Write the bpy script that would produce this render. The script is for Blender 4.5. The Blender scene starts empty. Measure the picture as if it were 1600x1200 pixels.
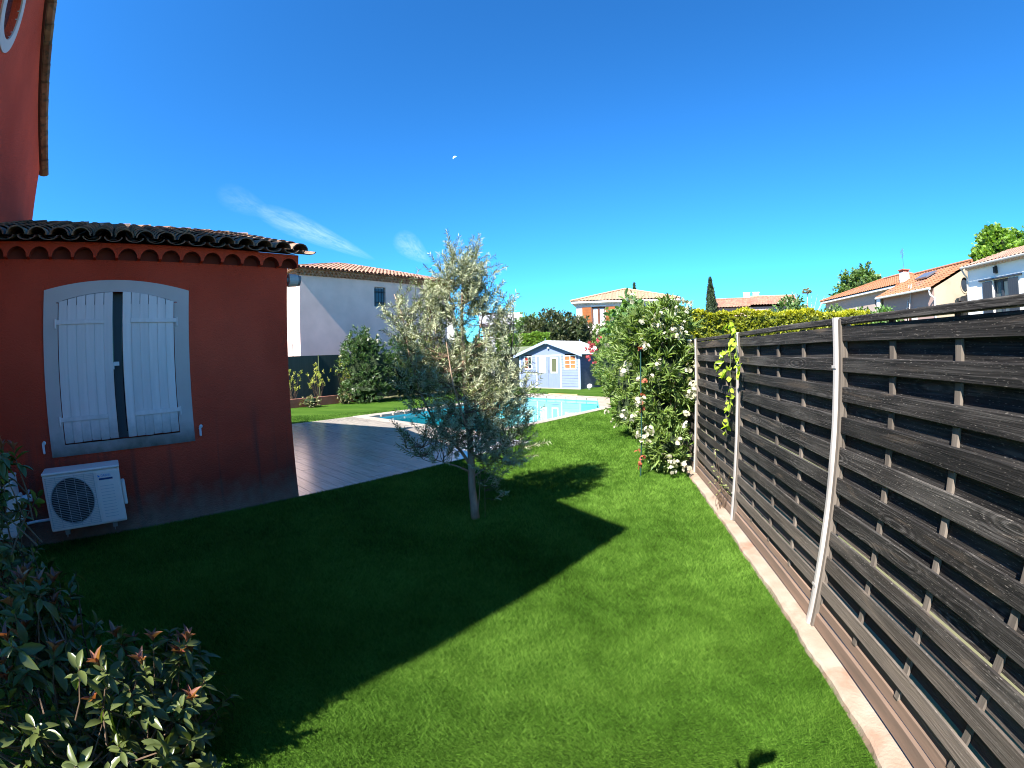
import bpy, math, random
import numpy as np
from mathutils import Vector, Matrix
rad = math.radians
# ------------------------------------------------------------------ camera
SC = bpy.context.scene
COL = SC.collection
cam_d = bpy.data.cameras.new("camera")
cam = bpy.data.objects.new("camera", cam_d)
COL.objects.link(cam)
SC.camera = cam
CAMH = 1.6516
Rv = Vector((0.98207181, 0.18629617, -0.02878712))
Uv = Vector((0.01685379, 0.06532559, 0.99772166))
Fv = Vector((-0.18775226, 0.98031949, -0.06101463))
M = Matrix.Identity(4)
for i in range(3):
    M[i][0] = Rv[i]; M[i][1] = Uv[i]; M[i][2] = -Fv[i]; M[i][3] = (0, 0, CAMH)[i]
cam.matrix_world = M
cam_d.type = 'PANO'
cam_d.panorama_type = 'FISHEYE_LENS_POLYNOMIAL'      # wide action-camera lens: theta = k1 r + k3 r^3
cam_d.sensor_fit = 'HORIZONTAL'
cam_d.sensor_width = 36.0
cam_d.sensor_height = 27.0
cam_d.fisheye_fov = rad(175)
_s = 1600 / 36.0 / 1000.0
cam_d.fisheye_polynomial_k0 = 0.0
cam_d.fisheye_polynomial_k1 = -1.4074 * _s
cam_d.fisheye_polynomial_k2 = 0.0
cam_d.fisheye_polynomial_k3 = 0.1042 * _s ** 3
cam_d.fisheye_polynomial_k4 = 0.0
cam_d.clip_start = 0.02
cam_d.clip_end = 20000
# ------------------------------------------------------------------ light
SUN_EL = 46.24
SUN_AZ = 27.43 + 180.0          # clockwise from +Y
to_sun = Vector((math.sin(rad(SUN_AZ)) * math.cos(rad(SUN_EL)), math.cos(rad(SUN_AZ)) * math.cos(rad(SUN_EL)), math.sin(rad(SUN_EL))))
sl = bpy.data.lights.new("sun", 'SUN'); sl.energy = 5.0; sl.angle = rad(0.53); sl.color = (1.0, 0.955, 0.87)
so = bpy.data.objects.new("sun", sl); COL.objects.link(so)
so.rotation_euler = to_sun.to_track_quat('Z', 'Y').to_euler(); so.location = (-5, -10, 12)
SC.view_settings.view_transform = 'Standard'; SC.view_settings.look = 'None'
SC.view_settings.exposure = 1.75; SC.view_settings.gamma = 1.0
SC.render.engine = 'CYCLES'
SC.cycles.use_denoising = True; SC.cycles.filter_width = 1.05
SC.cycles.max_bounces = 8; SC.cycles.transparent_max_bounces = 12
w = bpy.data.worlds.new("World"); SC.world = w; w.use_nodes = True
wn = w.node_tree; wn.nodes.clear()
def wnode(t, **k):
    n = wn.nodes.new(t)
    for a, b in k.items(): setattr(n, a, b)
    return n
sky = wnode('ShaderNodeTexSky', sky_type='NISHITA', sun_disc=False)
sky.sun_elevation = rad(SUN_EL); sky.sun_rotation = rad(SUN_AZ)
sky.altitude = 100; sky.air_density = 1.0; sky.dust_density = 0.2; sky.ozone_density = 3.0
hs = wnode('ShaderNodeHueSaturation'); hs.inputs['Saturation'].default_value = 1.0; hs.inputs['Hue'].default_value = 0.5
gain = wnode('ShaderNodeMix', data_type='RGBA', blend_type='MULTIPLY'); gain.inputs[0].default_value = 1.0; gain.inputs[7].default_value = (0.185, 0.64, 0.965, 1)
gam = wnode('ShaderNodeGamma'); gam.inputs[1].default_value = 1.14; wn.links.new(sky.outputs[0], gam.inputs[0]); wn.links.new(gam.outputs[0], gain.inputs[6]); wn.links.new(gain.outputs[2], hs.inputs['Color'])
tcw = wnode('ShaderNodeTexCoord')
def azel(a, e): return Vector((math.sin(rad(a)) * math.cos(rad(e)), math.cos(rad(a)) * math.cos(rad(e)), math.sin(rad(e))))
def wmath(op, a, b=None):
    n = wnode('ShaderNodeMath', operation=op)
    for i, x in enumerate((a, b)):
        if x is None: continue
        if isinstance(x, (int, float)): n.inputs[i].default_value = x
        else: wn.links.new(x, n.inputs[i])
    return n.outputs[0]
def wdot(v):
    n = wnode('ShaderNodeVectorMath', operation='DOT_PRODUCT'); wn.links.new(tcw.outputs['Generated'], n.inputs[0])
    n.inputs[1].default_value = v; return n.outputs['Value']
cmask = None
for (a0, e0, a1, e1_, wd, st) in ((-43.0, 18.6, -27.6, 12.4, 0.028, 0.42), (-25.2, 15.6, -20.6, 11.8, 0.030, 0.35), (-48.0, 20.5, -40.0, 17.5, 0.03, 0.12)):
    A_, B_ = azel(a0, e0), azel(a1, e1_)
    c_ = (A_ + B_).normalized(); t_ = (B_ - A_); half = t_.length / 2; t_ = t_.normalized(); q_ = c_.cross(t_).normalized()
    p = wdot(t_); q = wdot(q_)
    p = wmath('DIVIDE', wmath('SUBTRACT', p, t_.dot(c_)), half)
    wid = wmath('MULTIPLY', wmath('SUBTRACT', 1.15, wmath('MULTIPLY', p, 0.6)), wd * 0.72)
    q = wmath('DIVIDE', q, wid)
    comb = wnode('ShaderNodeCombineXYZ'); wn.links.new(p, comb.inputs[0]); wn.links.new(q, comb.inputs[1])
    noi = wnode('ShaderNodeTexNoise'); noi.inputs['Scale'].default_value = 3.0; noi.inputs['Detail'].default_value = 9; noi.inputs['Roughness'].default_value = 0.62; noi.inputs['Distortion'].default_value = 0.8
    wn.links.new(comb.outputs[0], noi.inputs['Vector'])
    m = wmath('SUBTRACT', 1.0, wmath('ADD', wmath('MULTIPLY', p, p), wmath('MULTIPLY', q, q)))
    m = wmath('MAXIMUM', m, 0.0)
    m = wmath('MULTIPLY', m, wmath('MAXIMUM', wmath('SUBTRACT', wmath('MULTIPLY', noi.outputs[0], 2.4), 0.55), 0.0))
    m = wmath('MULTIPLY', m, wmath('GREATER_THAN', wdot(c_), 0.5))
    m = wmath('MULTIPLY', m, st)
    cmask = m if cmask is None else wmath('ADD', cmask, m)
mix = wnode('ShaderNodeMix', data_type='RGBA'); wn.links.new(wmath('MINIMUM', cmask, 0.8), mix.inputs[0])
wn.links.new(hs.outputs[0], mix.inputs[6]); mix.inputs[7].default_value = (3.6, 5.0, 5.6, 1)
bg = wnode('ShaderNodeBackground'); bg.inputs['Strength'].default_value = 0.077
wn.links.new(mix.outputs[2], bg.inputs['Color'])
wo = wnode('ShaderNodeOutputWorld'); wn.links.new(bg.outputs[0], wo.inputs[0])

# ------------------------------------------------------------------ helpers
PHI = rad(59.698)
E1 = Vector((math.cos(PHI), math.sin(PHI), 0)); E2 = Vector((-math.sin(PHI), math.cos(PHI), 0))
O = Vector((-3.609, 4.510, 0))
GROT = PHI - math.pi / 2                     # garden frame: local x = -E2, local y = E1
def W(u, v, z=0.0): return O + E1 * u + E2 * v + Vector((0, 0, z))
rng = np.random.default_rng(7)
random.seed(7)

def tag(o, label=None, cat=None, group=None, kind=None):
    if label: o['label'] = label
    if cat: o['category'] = cat
    if group: o['group'] = group
    if kind: o['kind'] = kind
    return o
def empty(name, loc=(0, 0, 0), rz=0.0, label=None, cat=None, group=None):
    o = bpy.data.objects.new(name, None); COL.objects.link(o); o.location = loc; o.rotation_euler = (0, 0, rz)
    o.empty_display_size = 0.2
    return tag(o, label, cat, group)
def copy_tree(o, parent=None):
    c = o.copy(); COL.objects.link(c)
    if parent is not None: c.parent = parent
    for ch in list(o.children): copy_tree(ch, c)
    return c

def azp(az, d, z=0.0): return Vector((d * math.sin(rad(az)), d * math.cos(rad(az)), z))
class MB:
    """collects faces, then links them as ONE mesh object"""
    def __init__(s): s.v = []; s.f = []; s.r = []
    def add(s, vs, fs, r=None):
        n = len(s.v); s.v += [tuple(x) for x in vs]; s.f += [tuple(i + n for i in f) for f in fs]
        if r is None: r = random.random()
        s.r += [r] * len(fs); return s
    def box(s, x0, x1, y0, y1, z0, z1, r=None, M=None):
        vs = [Vector((x, y, z)) for z in (z0, z1) for y in (y0, y1) for x in (x0, x1)]
        if M is not None: vs = [M @ p for p in vs]
        return s.add(vs, [(0, 2, 3, 1), (4, 5, 7, 6), (0, 1, 5, 4), (2, 6, 7, 3), (0, 4, 6, 2), (1, 3, 7, 5)], r)
    def quad(s, a, b, c, d, r=None): return s.add([a, b, c, d], [(0, 1, 2, 3)], r)
    def prism(s, poly, axis, a, b, r=None):
        """poly = 2D outline, extruded along axis ('x','y','z') from a to b"""
        def P(p, t):
            if axis == 'x': return (t, p[0], p[1])
            if axis == 'y': return (p[0], t, p[1])
            return (p[0], p[1], t)
        n = len(poly); vs = [P(p, a) for p in poly] + [P(p, b) for p in poly]
        fs = [tuple(range(n))[::-1], tuple(range(n, 2 * n))] + [(i, (i + 1) % n, n + (i + 1) % n, n + i) for i in range(n)]
        return s.add(vs, fs, r)
    def tube(s, pts, rads, seg=8, r=None, cap=True):
        pts = [Vector(p) for p in pts]; vs = []; fs = []; k = len(pts)
        if not hasattr(rads, '__len__'): rads = [rads] * k
        up = Vector((0.13, 0.31, 0.94)); prev = None
        for i, p in enumerate(pts):
            d = (pts[min(i + 1, k - 1)] - pts[max(i - 1, 0)])
            d = d.normalized() if d.length > 1e-9 else Vector((0, 0, 1))
            if prev is None:
                a = d.cross(up)
                if a.length < 1e-3: a = d.cross(Vector((1, 0, 0)))
            else: a = prev - d * prev.dot(d)
            a.normalize(); prev = a; b = d.cross(a)
            for j in range(seg):
                t = 2 * math.pi * j / seg
                vs.append(p + (a * math.cos(t) + b * math.sin(t)) * rads[i])
        for i in range(k - 1):
            for j in range(seg):
                fs.append((i * seg + j, i * seg + (j + 1) % seg, (i + 1) * seg + (j + 1) % seg, (i + 1) * seg + j))
        if cap: fs.append(tuple(range(seg))[::-1]); fs.append(tuple((k - 1) * seg + j for j in range(seg)))
        return s.add(vs, fs, r)
    def cyl(s, a, b, r0, r1=None, seg=16, r=None): return s.tube([a, b], [r0, r0 if r1 is None else r1], seg, r)
    def ball(s, c, r0, sx=1, sy=1, sz=1, n=8, r=None):
        vs = []; fs = []; c = Vector(c); m = 2 * n
        for i in range(n + 1):
            t = math.pi * i / n
            for j in range(m):
                p = 2 * math.pi * j / m
                vs.append(c + Vector((math.sin(t) * math.cos(p) * sx, math.sin(t) * math.sin(p) * sy, math.cos(t) * sz)) * r0)
        for i in range(n):
            for j in range(m): fs.append((i * m + j, (i + 1) * m + j, (i + 1) * m + (j + 1) % m, i * m + (j + 1) % m))
        return s.add(vs, fs, r)
    def build(s, name, mat, parent=None, smooth=False, bevel=0.0):
        me = bpy.data.meshes.new(name); me.from_pydata(s.v, [], s.f); me.update()
        at = me.attributes.new('rnd', 'FLOAT', 'FACE'); at.data.foreach_set('value', np.array(s.r, dtype=np.float32))
        me.materials.append(mat)
        if smooth: me.polygons.foreach_set('use_smooth', [True] * len(me.polygons))
        o = bpy.data.objects.new(name, me); COL.objects.link(o)
        if parent is not None: o.parent = parent
        if bevel:
            b = o.modifiers.new('bevel', 'BEVEL'); b.width = bevel; b.segments = 2; b.limit_method = 'ANGLE'
        return o

def tri_mesh(name, V, T, R, mat, parent=None, smooth=True):
    """V (n,3) T (m,3) R (m,) numpy arrays -> one mesh object"""
    me = bpy.data.meshes.new(name); V = np.asarray(V, dtype=np.float32); T = np.asarray(T, dtype=np.int32)
    me.vertices.add(len(V)); me.vertices.foreach_set('co', V.ravel())
    me.loops.add(T.size); me.loops.foreach_set('vertex_index', T.ravel())
    me.polygons.add(len(T)); me.polygons.foreach_set('loop_start', np.arange(0, T.size, 3, dtype=np.int32))
    me.polygons.foreach_set('loop_total', np.full(len(T), 3, dtype=np.int32))
    me.update(calc_edges=True)
    if smooth: me.polygons.foreach_set('use_smooth', np.ones(len(T), dtype=bool))
    at = me.attributes.new('rnd', 'FLOAT', 'FACE'); at.data.foreach_set('value', np.asarray(R, dtype=np.float32))
    me.materials.append(mat)
    o = bpy.data.objects.new(name, me); COL.objects.link(o)
    if parent is not None: o.parent = parent
    return o

# ------------------------------------------------------------------ materials
def mat(name, c1, c2=None, scale=5.0, rough=0.85, detail=6, bump=0.0, bscale=40.0, rnd=0.0, stretch=(1, 1, 1), spec=0.3, metal=0.0,
        c3=None, s3=1.0, t3=(0.5, 0.65), hue=0.0, dist=0.0, bdist=0.01):
    m = bpy.data.materials.new(name); m.use_nodes = True; nt = m.node_tree; N = nt.nodes; L = nt.links
    b = N['Principled BSDF']; b.inputs['Roughness'].default_value = rough; b.inputs['Metallic'].default_value = metal
    b.inputs['Specular IOR Level'].default_value = spec
    tc = N.new('ShaderNodeTexCoord'); mp = N.new('ShaderNodeMapping'); mp.inputs['Scale'].default_value = stretch
    oi = N.new('ShaderNodeObjectInfo')
    va = N.new('ShaderNodeVectorMath'); va.operation = 'ADD'; L.new(tc.outputs['Object'], va.inputs[0])
    cm = N.new('ShaderNodeVectorMath'); cm.operation = 'SCALE'; L.new(oi.outputs['Location'], cm.inputs[0]); cm.inputs['Scale'].default_value = 0.37
    L.new(cm.outputs[0], va.inputs[1]); L.new(va.outputs[0], mp.inputs['Vector'])
    def lerp(f, a, bb):
        x = N.new('ShaderNodeMix'); x.data_type = 'RGBA'
        if isinstance(f, float): x.inputs[0].default_value = f
        else: L.new(f, x.inputs[0])
        for i, q in ((6, a), (7, bb)):
            if isinstance(q, tuple): x.inputs[i].default_value = (*q, 1) if len(q) == 3 else q
            else: L.new(q, x.inputs[i])
        return x.outputs[2]
    def noise(sc, det, dd=0.0):
        n = N.new('ShaderNodeTexNoise'); n.inputs['Scale'].default_value = sc; n.inputs['Detail'].default_value = det; n.inputs['Distortion'].default_value = dd
        L.new(mp.outputs[0], n.inputs['Vector']); return n.outputs[0]
    def rng_(x, a, bb):
        r = N.new('ShaderNodeMapRange'); r.inputs[1].default_value = a; r.inputs[2].default_value = bb; r.clamp = True; L.new(x, r.inputs[0]); return r.outputs[0]
    col = c1
    if c2 is not None: col = lerp(rng_(noise(scale, detail, dist), 0.3, 0.7), c1, c2)
    if c3 is not None: col = lerp(rng_(noise(s3, 5), *t3), col, c3)
    if rnd:
        a = N.new('ShaderNodeAttribute'); a.attribute_name = 'rnd'
        h = N.new('ShaderNodeHueSaturation')
        if isinstance(col, tuple): h.inputs['Color'].default_value = (*col, 1)
        else: L.new(col, h.inputs['Color'])
        mm = N.new('ShaderNodeMapRange'); mm.inputs[3].default_value = 1 - rnd; mm.inputs[4].default_value = 1 + rnd; L.new(a.outputs['Fac'], mm.inputs[0])
        L.new(mm.outputs[0], h.inputs['Value'])
        if hue:
            w1 = N.new('ShaderNodeMath'); w1.operation = 'MULTIPLY'; w1.inputs[1].default_value = 7.31; L.new(a.outputs['Fac'], w1.inputs[0])
            w2 = N.new('ShaderNodeMath'); w2.operation = 'FRACT'; L.new(w1.outputs[0], w2.inputs[0])
            m2 = N.new('ShaderNodeMapRange'); m2.inputs[3].default_value = 0.5 - hue; m2.inputs[4].default_value = 0.5 + hue; L.new(w2.outputs[0], m2.inputs[0]); L.new(m2.outputs[0], h.inputs['Hue'])
        col = h.outputs[0]
    if isinstance(col, tuple): b.inputs['Base Color'].default_value = (*col, 1)
    else: L.new(col, b.inputs['Base Color'])
    if bump:
        bn = N.new('ShaderNodeBump'); bn.inputs['Strength'].default_value = bump; bn.inputs['Distance'].default_value = bdist
        L.new(noise(bscale, 5), bn.inputs['Height']); L.new(bn.outputs[0], b.inputs['Normal'])
    m['_col'] = 0
    return m
def leaf_mat(name, c, c2, rough=0.4, trans=0.35, rnd=0.35, under=None, spec=0.5):
    """leaf: glossy front, light passes through, two greens by leaf"""
    m = bpy.data.materials.new(name); m.use_nodes = True; nt = m.node_tree; N = nt.nodes; L = nt.links
    b = N['Principled BSDF']; b.inputs['Roughness'].default_value = rough; b.inputs['Specular IOR Level'].default_value = spec
    a = N.new('ShaderNodeAttribute'); a.attribute_name = 'rnd'
    w1 = N.new('ShaderNodeMath'); w1.operation = 'MULTIPLY'; w1.inputs[1].default_value = 5.77; L.new(a.outputs['Fac'], w1.inputs[0])
    w2 = N.new('ShaderNodeMath'); w2.operation = 'FRACT'; L.new(w1.outputs[0], w2.inputs[0])
    x = N.new('ShaderNodeMix'); x.data_type = 'RGBA'; L.new(w2.outputs[0], x.inputs[0]); x.inputs[6].default_value = (*c, 1); x.inputs[7].default_value = (*c2, 1)
    h = N.new('ShaderNodeHueSaturation'); mm = N.new('ShaderNodeMapRange'); mm.inputs[3].default_value = 1 - rnd; mm.inputs[4].default_value = 1 + rnd
    L.new(a.outputs['Fac'], mm.inputs[0]); L.new(mm.outputs[0], h.inputs['Value']); L.new(x.outputs[2], h.inputs['Color'])
    col = h.outputs[0]
    if under:
        g = N.new('ShaderNodeNewGeometry'); y = N.new('ShaderNodeMix'); y.data_type = 'RGBA'; L.new(g.outputs['Backfacing'], y.inputs[0])
        L.new(col, y.inputs[6]); y.inputs[7].default_value = (*under, 1); col = y.outputs[2]
    L.new(col, b.inputs['Base Color'])
    t = N.new('ShaderNodeBsdfTranslucent'); g2 = N.new('ShaderNodeMix'); g2.data_type = 'RGBA'; g2.blend_type = 'MULTIPLY'; g2.inputs[0].default_value = 1.0
    L.new(col, g2.inputs[6]); g2.inputs[7].default_value = (1.5, 1.6, 0.5, 1); L.new(g2.outputs[2], t.inputs[0])
    ms = N.new('ShaderNodeMixShader'); ms.inputs[0].default_value = trans; L.new(b.outputs[0], ms.inputs[1]); L.new(t.outputs[0], ms.inputs[2])
    L.new(ms.outputs[0], N['Material Output'].inputs[0])
    return m
def glass_mat(name, c, rough=0.05):
    m = mat(name, c, rough=rough, spec=0.8); return m

M_red = mat('red_plaster', (0.70, 0.092, 0.046), (0.53, 0.070, 0.036), scale=1.1, c3=(0.48, 0.055, 0.026), s3=0.6, t3=(0.42, 0.7), rough=0.95, bump=1.0, bscale=70, spec=0.1, bdist=0.012, detail=10)
def add_stains(m, z0, z1, c, amount=0.85, sc=2.5, drip=None):
    """weathering at the foot of a wall: soil splash and mould with its own ragged outline"""
    nt = m.node_tree; N = nt.nodes; L = nt.links; b = N['Principled BSDF']
    src = b.inputs['Base Color'].links[0].from_socket
    tc = N.new('ShaderNodeTexCoord'); sp = N.new('ShaderNodeSeparateXYZ'); L.new(tc.outputs['Object'], sp.inputs[0])
    n = N.new('ShaderNodeTexNoise'); n.inputs['Scale'].default_value = sc; n.inputs['Detail'].default_value = 7; n.inputs['Roughness'].default_value = 0.62; L.new(tc.outputs['Object'], n.inputs['Vector'])
    a = N.new('ShaderNodeMath'); a.operation = 'MULTIPLY_ADD'; L.new(n.outputs[0], a.inputs[0]); a.inputs[1].default_value = (z1 - z0) * 0.9; L.new(sp.outputs[2], a.inputs[2])
    r = N.new('ShaderNodeMapRange'); r.inputs[1].default_value = z0 + (z1 - z0) * 0.45; r.inputs[2].default_value = z1 + (z1 - z0) * 0.45; r.inputs[3].default_value = amount; r.inputs[4].default_value = 0.0
    L.new(a.outputs[0], r.inputs[0])
    x = N.new('ShaderNodeMix'); x.data_type = 'RGBA'; L.new(r.outputs[0], x.inputs[0]); L.new(src, x.inputs[6]); x.inputs[7].default_value = (*c, 1)
    out = x.outputs[2]
    if drip:
        mp = N.new('ShaderNodeMapping'); mp.inputs['Scale'].default_value = (7, 7, 0.35); L.new(tc.outputs['Object'], mp.inputs[0])
        n2 = N.new('ShaderNodeTexNoise'); n2.inputs['Scale'].default_value = 1.0; n2.inputs['Detail'].default_value = 3; L.new(mp.outputs[0], n2.inputs['Vector'])
        r2 = N.new('ShaderNodeMapRange'); r2.inputs[1].default_value = 0.56; r2.inputs[2].default_value = 0.72; r2.inputs[4].default_value = drip; L.new(n2.outputs[0], r2.inputs[0])
        r3 = N.new('ShaderNodeMapRange'); r3.inputs[1].default_value = 1.3; r3.inputs[2].default_value = 0.7; L.new(sp.outputs[2], r3.inputs[0])
        mu = N.new('ShaderNodeMath'); mu.operation = 'MULTIPLY'; L.new(r2.outputs[0], mu.inputs[0]); L.new(r3.outputs[0], mu.inputs[1])
        y = N.new('ShaderNodeMix'); y.data_type = 'RGBA'; L.new(mu.outputs[0], y.inputs[0]); L.new(out, y.inputs[6]); y.inputs[7].default_value = (0.06, 0.05, 0.045, 1); out = y.outputs[2]
    L.new(out, b.inputs['Base Color'])
add_stains(M_red, 0.05, 0.85, (0.105, 0.042, 0.030), 0.95, 3.4, 0.7)
add_stains(M_red, -0.15, 0.40, (0.33, 0.235, 0.17), 0.9, 7.0)
M_surround = mat('window_surround_plaster', (0.60, 0.50, 0.46), (0.54, 0.45, 0.41), scale=3, rough=0.9, bump=0.15, bscale=90, bdist=0.003)
add_stains(M_surround, 0.84, 1.10, (0.10, 0.10, 0.075), 0.95, 7.0)
M_shutter = mat('white_painted_wood', (0.84, 0.72, 0.68), (0.72, 0.62, 0.58), scale=2.5, rough=0.6, bump=0.25, bscale=12, stretch=(6, 6, 0.6), rnd=0.06, bdist=0.003)
add_stains(M_shutter, 0.95, 1.22, (0.22, 0.21, 0.19), 0.75, 12.0)
M_wp = mat('white_plastic', (0.68, 0.69, 0.70), (0.62, 0.63, 0.64), scale=4, rough=0.45)
M_unit = mat('unit_casing_enamel', (0.86, 0.74, 0.66), (0.80, 0.69, 0.61), scale=3, rough=0.4, spec=0.4)
M_grey = mat('grey_plastic', (0.20, 0.21, 0.21), (0.17, 0.18, 0.18), scale=5, rough=0.5)
M_black = mat('black_plastic', (0.012, 0.012, 0.013), rough=0.5)
M_darkglass = mat('dark_window_glass', (0.020, 0.030, 0.045), (0.03, 0.04, 0.055), scale=1.5, rough=0.08, spec=0.8)
M_blue_logo = mat('blue_print', (0.02, 0.22, 0.55), rough=0.5)
M_dkblue_logo = mat('dark_blue_print', (0.015, 0.05, 0.16), rough=0.5)
M_tile_own = mat('weathered_clay_tile', (0.16, 0.095, 0.065), (0.33, 0.20, 0.13), scale=6, rough=0.95, bump=0.3, bscale=60, rnd=0.35, hue=0.012, c3=(0.10, 0.09, 0.075), s3=9, t3=(0.5, 0.62))
M_tile_red = mat('clay_tile', (0.24, 0.11, 0.07), (0.36, 0.22, 0.155), scale=5, rough=0.9, bump=0.2, bscale=50, rnd=0.22, hue=0.01)
M_tile_pale = mat('pale_clay_tile', (0.40, 0.27, 0.175), (0.31, 0.20, 0.13), scale=3, rough=0.9, rnd=0.12)
M_tile_orange = mat('orange_clay_tile', (0.31, 0.13, 0.062), (0.25, 0.115, 0.06), scale=1.2, rough=0.9, rnd=0.18, c3=(0.20, 0.11, 0.08), s3=0.9, t3=(0.58, 0.66))
M_wh = mat('white_render', (0.82, 0.58, 0.50), (0.70, 0.49, 0.42), scale=1.3, rough=0.95, bump=0.3, bscale=60, bdist=0.004)
M_wh2 = mat('bright_white_render', (0.80, 0.78, 0.76), (0.76, 0.74, 0.72), scale=1.0, rough=0.95)
M_pink = mat('pink_render', (0.42, 0.29, 0.25), (0.37, 0.25, 0.22), scale=1.0, rough=0.95)
M_cream = mat('cream_render', (0.36, 0.30, 0.22), (0.32, 0.265, 0.20), scale=0.8, rough=0.95, c3=(0.28, 0.23, 0.17), s3=0.7)
M_lav = mat('pale_grey_render', (0.55, 0.53, 0.58), rough=0.95)
M_orwood = mat('orange_stained_wood', (0.27, 0.085, 0.018), (0.21, 0.065, 0.015), scale=4, rough=0.6)
M_brownwood = mat('brown_wood', (0.12, 0.045, 0.02), (0.09, 0.03, 0.015), scale=4, rough=0.6)
M_dkshutter = mat('slate_blue_shutter_paint', (0.035, 0.042, 0.055), rough=0.5)
M_blueshed = mat('pale_blue_paint', (0.175, 0.215, 0.335), (0.155, 0.195, 0.31), scale=3, rough=0.6, rnd=0.03)
M_blueboard = mat('light_blue_trim_paint', (0.28, 0.34, 0.48), rough=0.5)
M_white = mat('white_paint', (0.80, 0.81, 0.82), (0.76, 0.77, 0.78), scale=3, rough=0.5)
M_shedroof = mat('pale_roofing_felt', (0.72, 0.71, 0.69), (0.66, 0.65, 0.63), scale=6, rough=0.9)
M_redcurt = mat('red_curtain', (0.26, 0.012, 0.014), (0.17, 0.01, 0.01), scale=14, stretch=(1, 1, 0.1), rough=0.9)
M_orcurt = mat('orange_curtain', (0.36, 0.09, 0.035), (0.40, 0.16, 0.055), scale=4, rough=0.9)
M_creamcurt = mat('cream_curtain', (0.45, 0.40, 0.33), rough=0.9)
M_greenpane = mat('grey_green_blind', (0.085, 0.095, 0.055), rough=0.4)
M_darkwood = mat('dark_brown_boards', (0.045, 0.022, 0.014), (0.03, 0.016, 0.011), scale=5, rough=0.85)
M_planter = mat('reddish_planter_block', (0.26, 0.105, 0.070), (0.20, 0.08, 0.055), scale=4, rough=0.95, bump=0.3, bscale=60)
M_mesh = mat('dark_green_windbreak', (0.020, 0.040, 0.040), (0.027, 0.050, 0.048), scale=3, rough=0.95, stretch=(4, 4, 0.4), bump=0.3, bscale=20)
M_kerb = mat('pinkish_kerb_concrete', (0.25, 0.185, 0.135), (0.33, 0.265, 0.21), scale=5, rough=0.95, bump=0.5, bscale=60, c3=(0.24, 0.13, 0.085), s3=3.0, t3=(0.55, 0.7), bdist=0.01)
M_alu = mat('galvanised_strip', (0.60, 0.55, 0.52), (0.36, 0.33, 0.32), scale=8, rough=0.5, metal=0.25, stretch=(1, 1, 0.3))
M_bark = mat('grey_bark', (0.46, 0.30, 0.20), (0.24, 0.16, 0.11), scale=18, rough=0.95, bump=0.9, bscale=40, stretch=(1, 1, 0.35), bdist=0.01)
M_stem = mat('brown_stem', (0.12, 0.075, 0.045), (0.09, 0.06, 0.04), scale=20, rough=0.9)
M_gstem = mat('green_stem', (0.10, 0.12, 0.05), rough=0.8)
M_cop = mat('pool_coping_stone', (0.34, 0.29, 0.245), (0.28, 0.24, 0.20), scale=6, rough=0.8, rnd=0.08)
M_ground = mat('dry_ground', (0.16, 0.14, 0.08), (0.09, 0.11, 0.04), scale=0.6, rough=1.0)
M_metalgr = mat('grey_metal', (0.35, 0.35, 0.36), rough=0.35, metal=0.8)
M_terrac = mat('terracotta_red', (0.35, 0.10, 0.06), rough=0.8)

# leaves
L_olive = leaf_mat('olive_leaf', (0.105, 0.130, 0.036), (0.230, 0.260, 0.110), rough=0.45, trans=0.14, rnd=0.45, under=(0.36, 0.38, 0.24), spec=0.35)
L_oleander = leaf_mat('oleander_leaf', (0.080, 0.140, 0.026), (0.190, 0.255, 0.070), rough=0.45, spec=0.35, trans=0.28, rnd=0.4)
L_oleander_dark = leaf_mat('dark_oleander_leaf', (0.040, 0.085, 0.022), (0.070, 0.125, 0.035), rough=0.4, trans=0.2, rnd=0.4)
L_photinia = leaf_mat('photinia_leaf', (0.034, 0.066, 0.012), (0.135, 0.170, 0.042), rough=0.30, trans=0.16, rnd=0.6, under=(0.08, 0.10, 0.03), spec=0.3)
L_red = leaf_mat('young_red_leaf', (0.20, 0.055, 0.038), (0.27, 0.12, 0.07), rough=0.3, trans=0.3, rnd=0.25)
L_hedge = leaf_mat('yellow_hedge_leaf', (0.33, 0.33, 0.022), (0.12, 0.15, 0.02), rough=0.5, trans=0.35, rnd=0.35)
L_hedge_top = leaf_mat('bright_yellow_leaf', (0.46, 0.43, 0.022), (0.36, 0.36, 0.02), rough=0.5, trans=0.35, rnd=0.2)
L_green = leaf_mat('bright_green_leaf', (0.13, 0.24, 0.035), (0.20, 0.31, 0.05), rough=0.5, trans=0.35, rnd=0.35)
L_mid = leaf_mat('mid_green_leaf', (0.070, 0.140, 0.035), (0.130, 0.20, 0.055), rough=0.45, trans=0.28, rnd=0.4)
L_cat = leaf_mat('broad_green_leaf', (0.10, 0.19, 0.055), (0.15, 0.25, 0.08), rough=0.4, trans=0.3, rnd=0.3)
L_darktree = leaf_mat('dark_tree_leaf', (0.040, 0.070, 0.022), (0.085, 0.085, 0.040), rough=0.5, trans=0.2, rnd=0.45)
L_cyp = leaf_mat('cypress_leaf', (0.030, 0.060, 0.025), (0.055, 0.085, 0.035), rough=0.7, trans=0.1, rnd=0.4)
L_yel = leaf_mat('yellow_green_young_leaf', (0.42, 0.42, 0.10), (0.26, 0.30, 0.08), rough=0.4, trans=0.35, rnd=0.3)
L_vine = leaf_mat('vine_leaf', (0.42, 0.52, 0.05), (0.30, 0.42, 0.04), rough=0.4, trans=0.4, rnd=0.2)
M_petal = leaf_mat('white_petal', (0.50, 0.49, 0.42), (0.44, 0.40, 0.28), rough=0.6, trans=0.3, rnd=0.08)
M_pinkpetal = leaf_mat('pink_petal', (0.36, 0.035, 0.05), (0.42, 0.09, 0.09), rough=0.6, trans=0.3, rnd=0.15)
M_deadpetal = leaf_mat('withered_red_petal', (0.30, 0.05, 0.03), (0.40, 0.12, 0.05), rough=0.7, trans=0.2, rnd=0.2)

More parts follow.
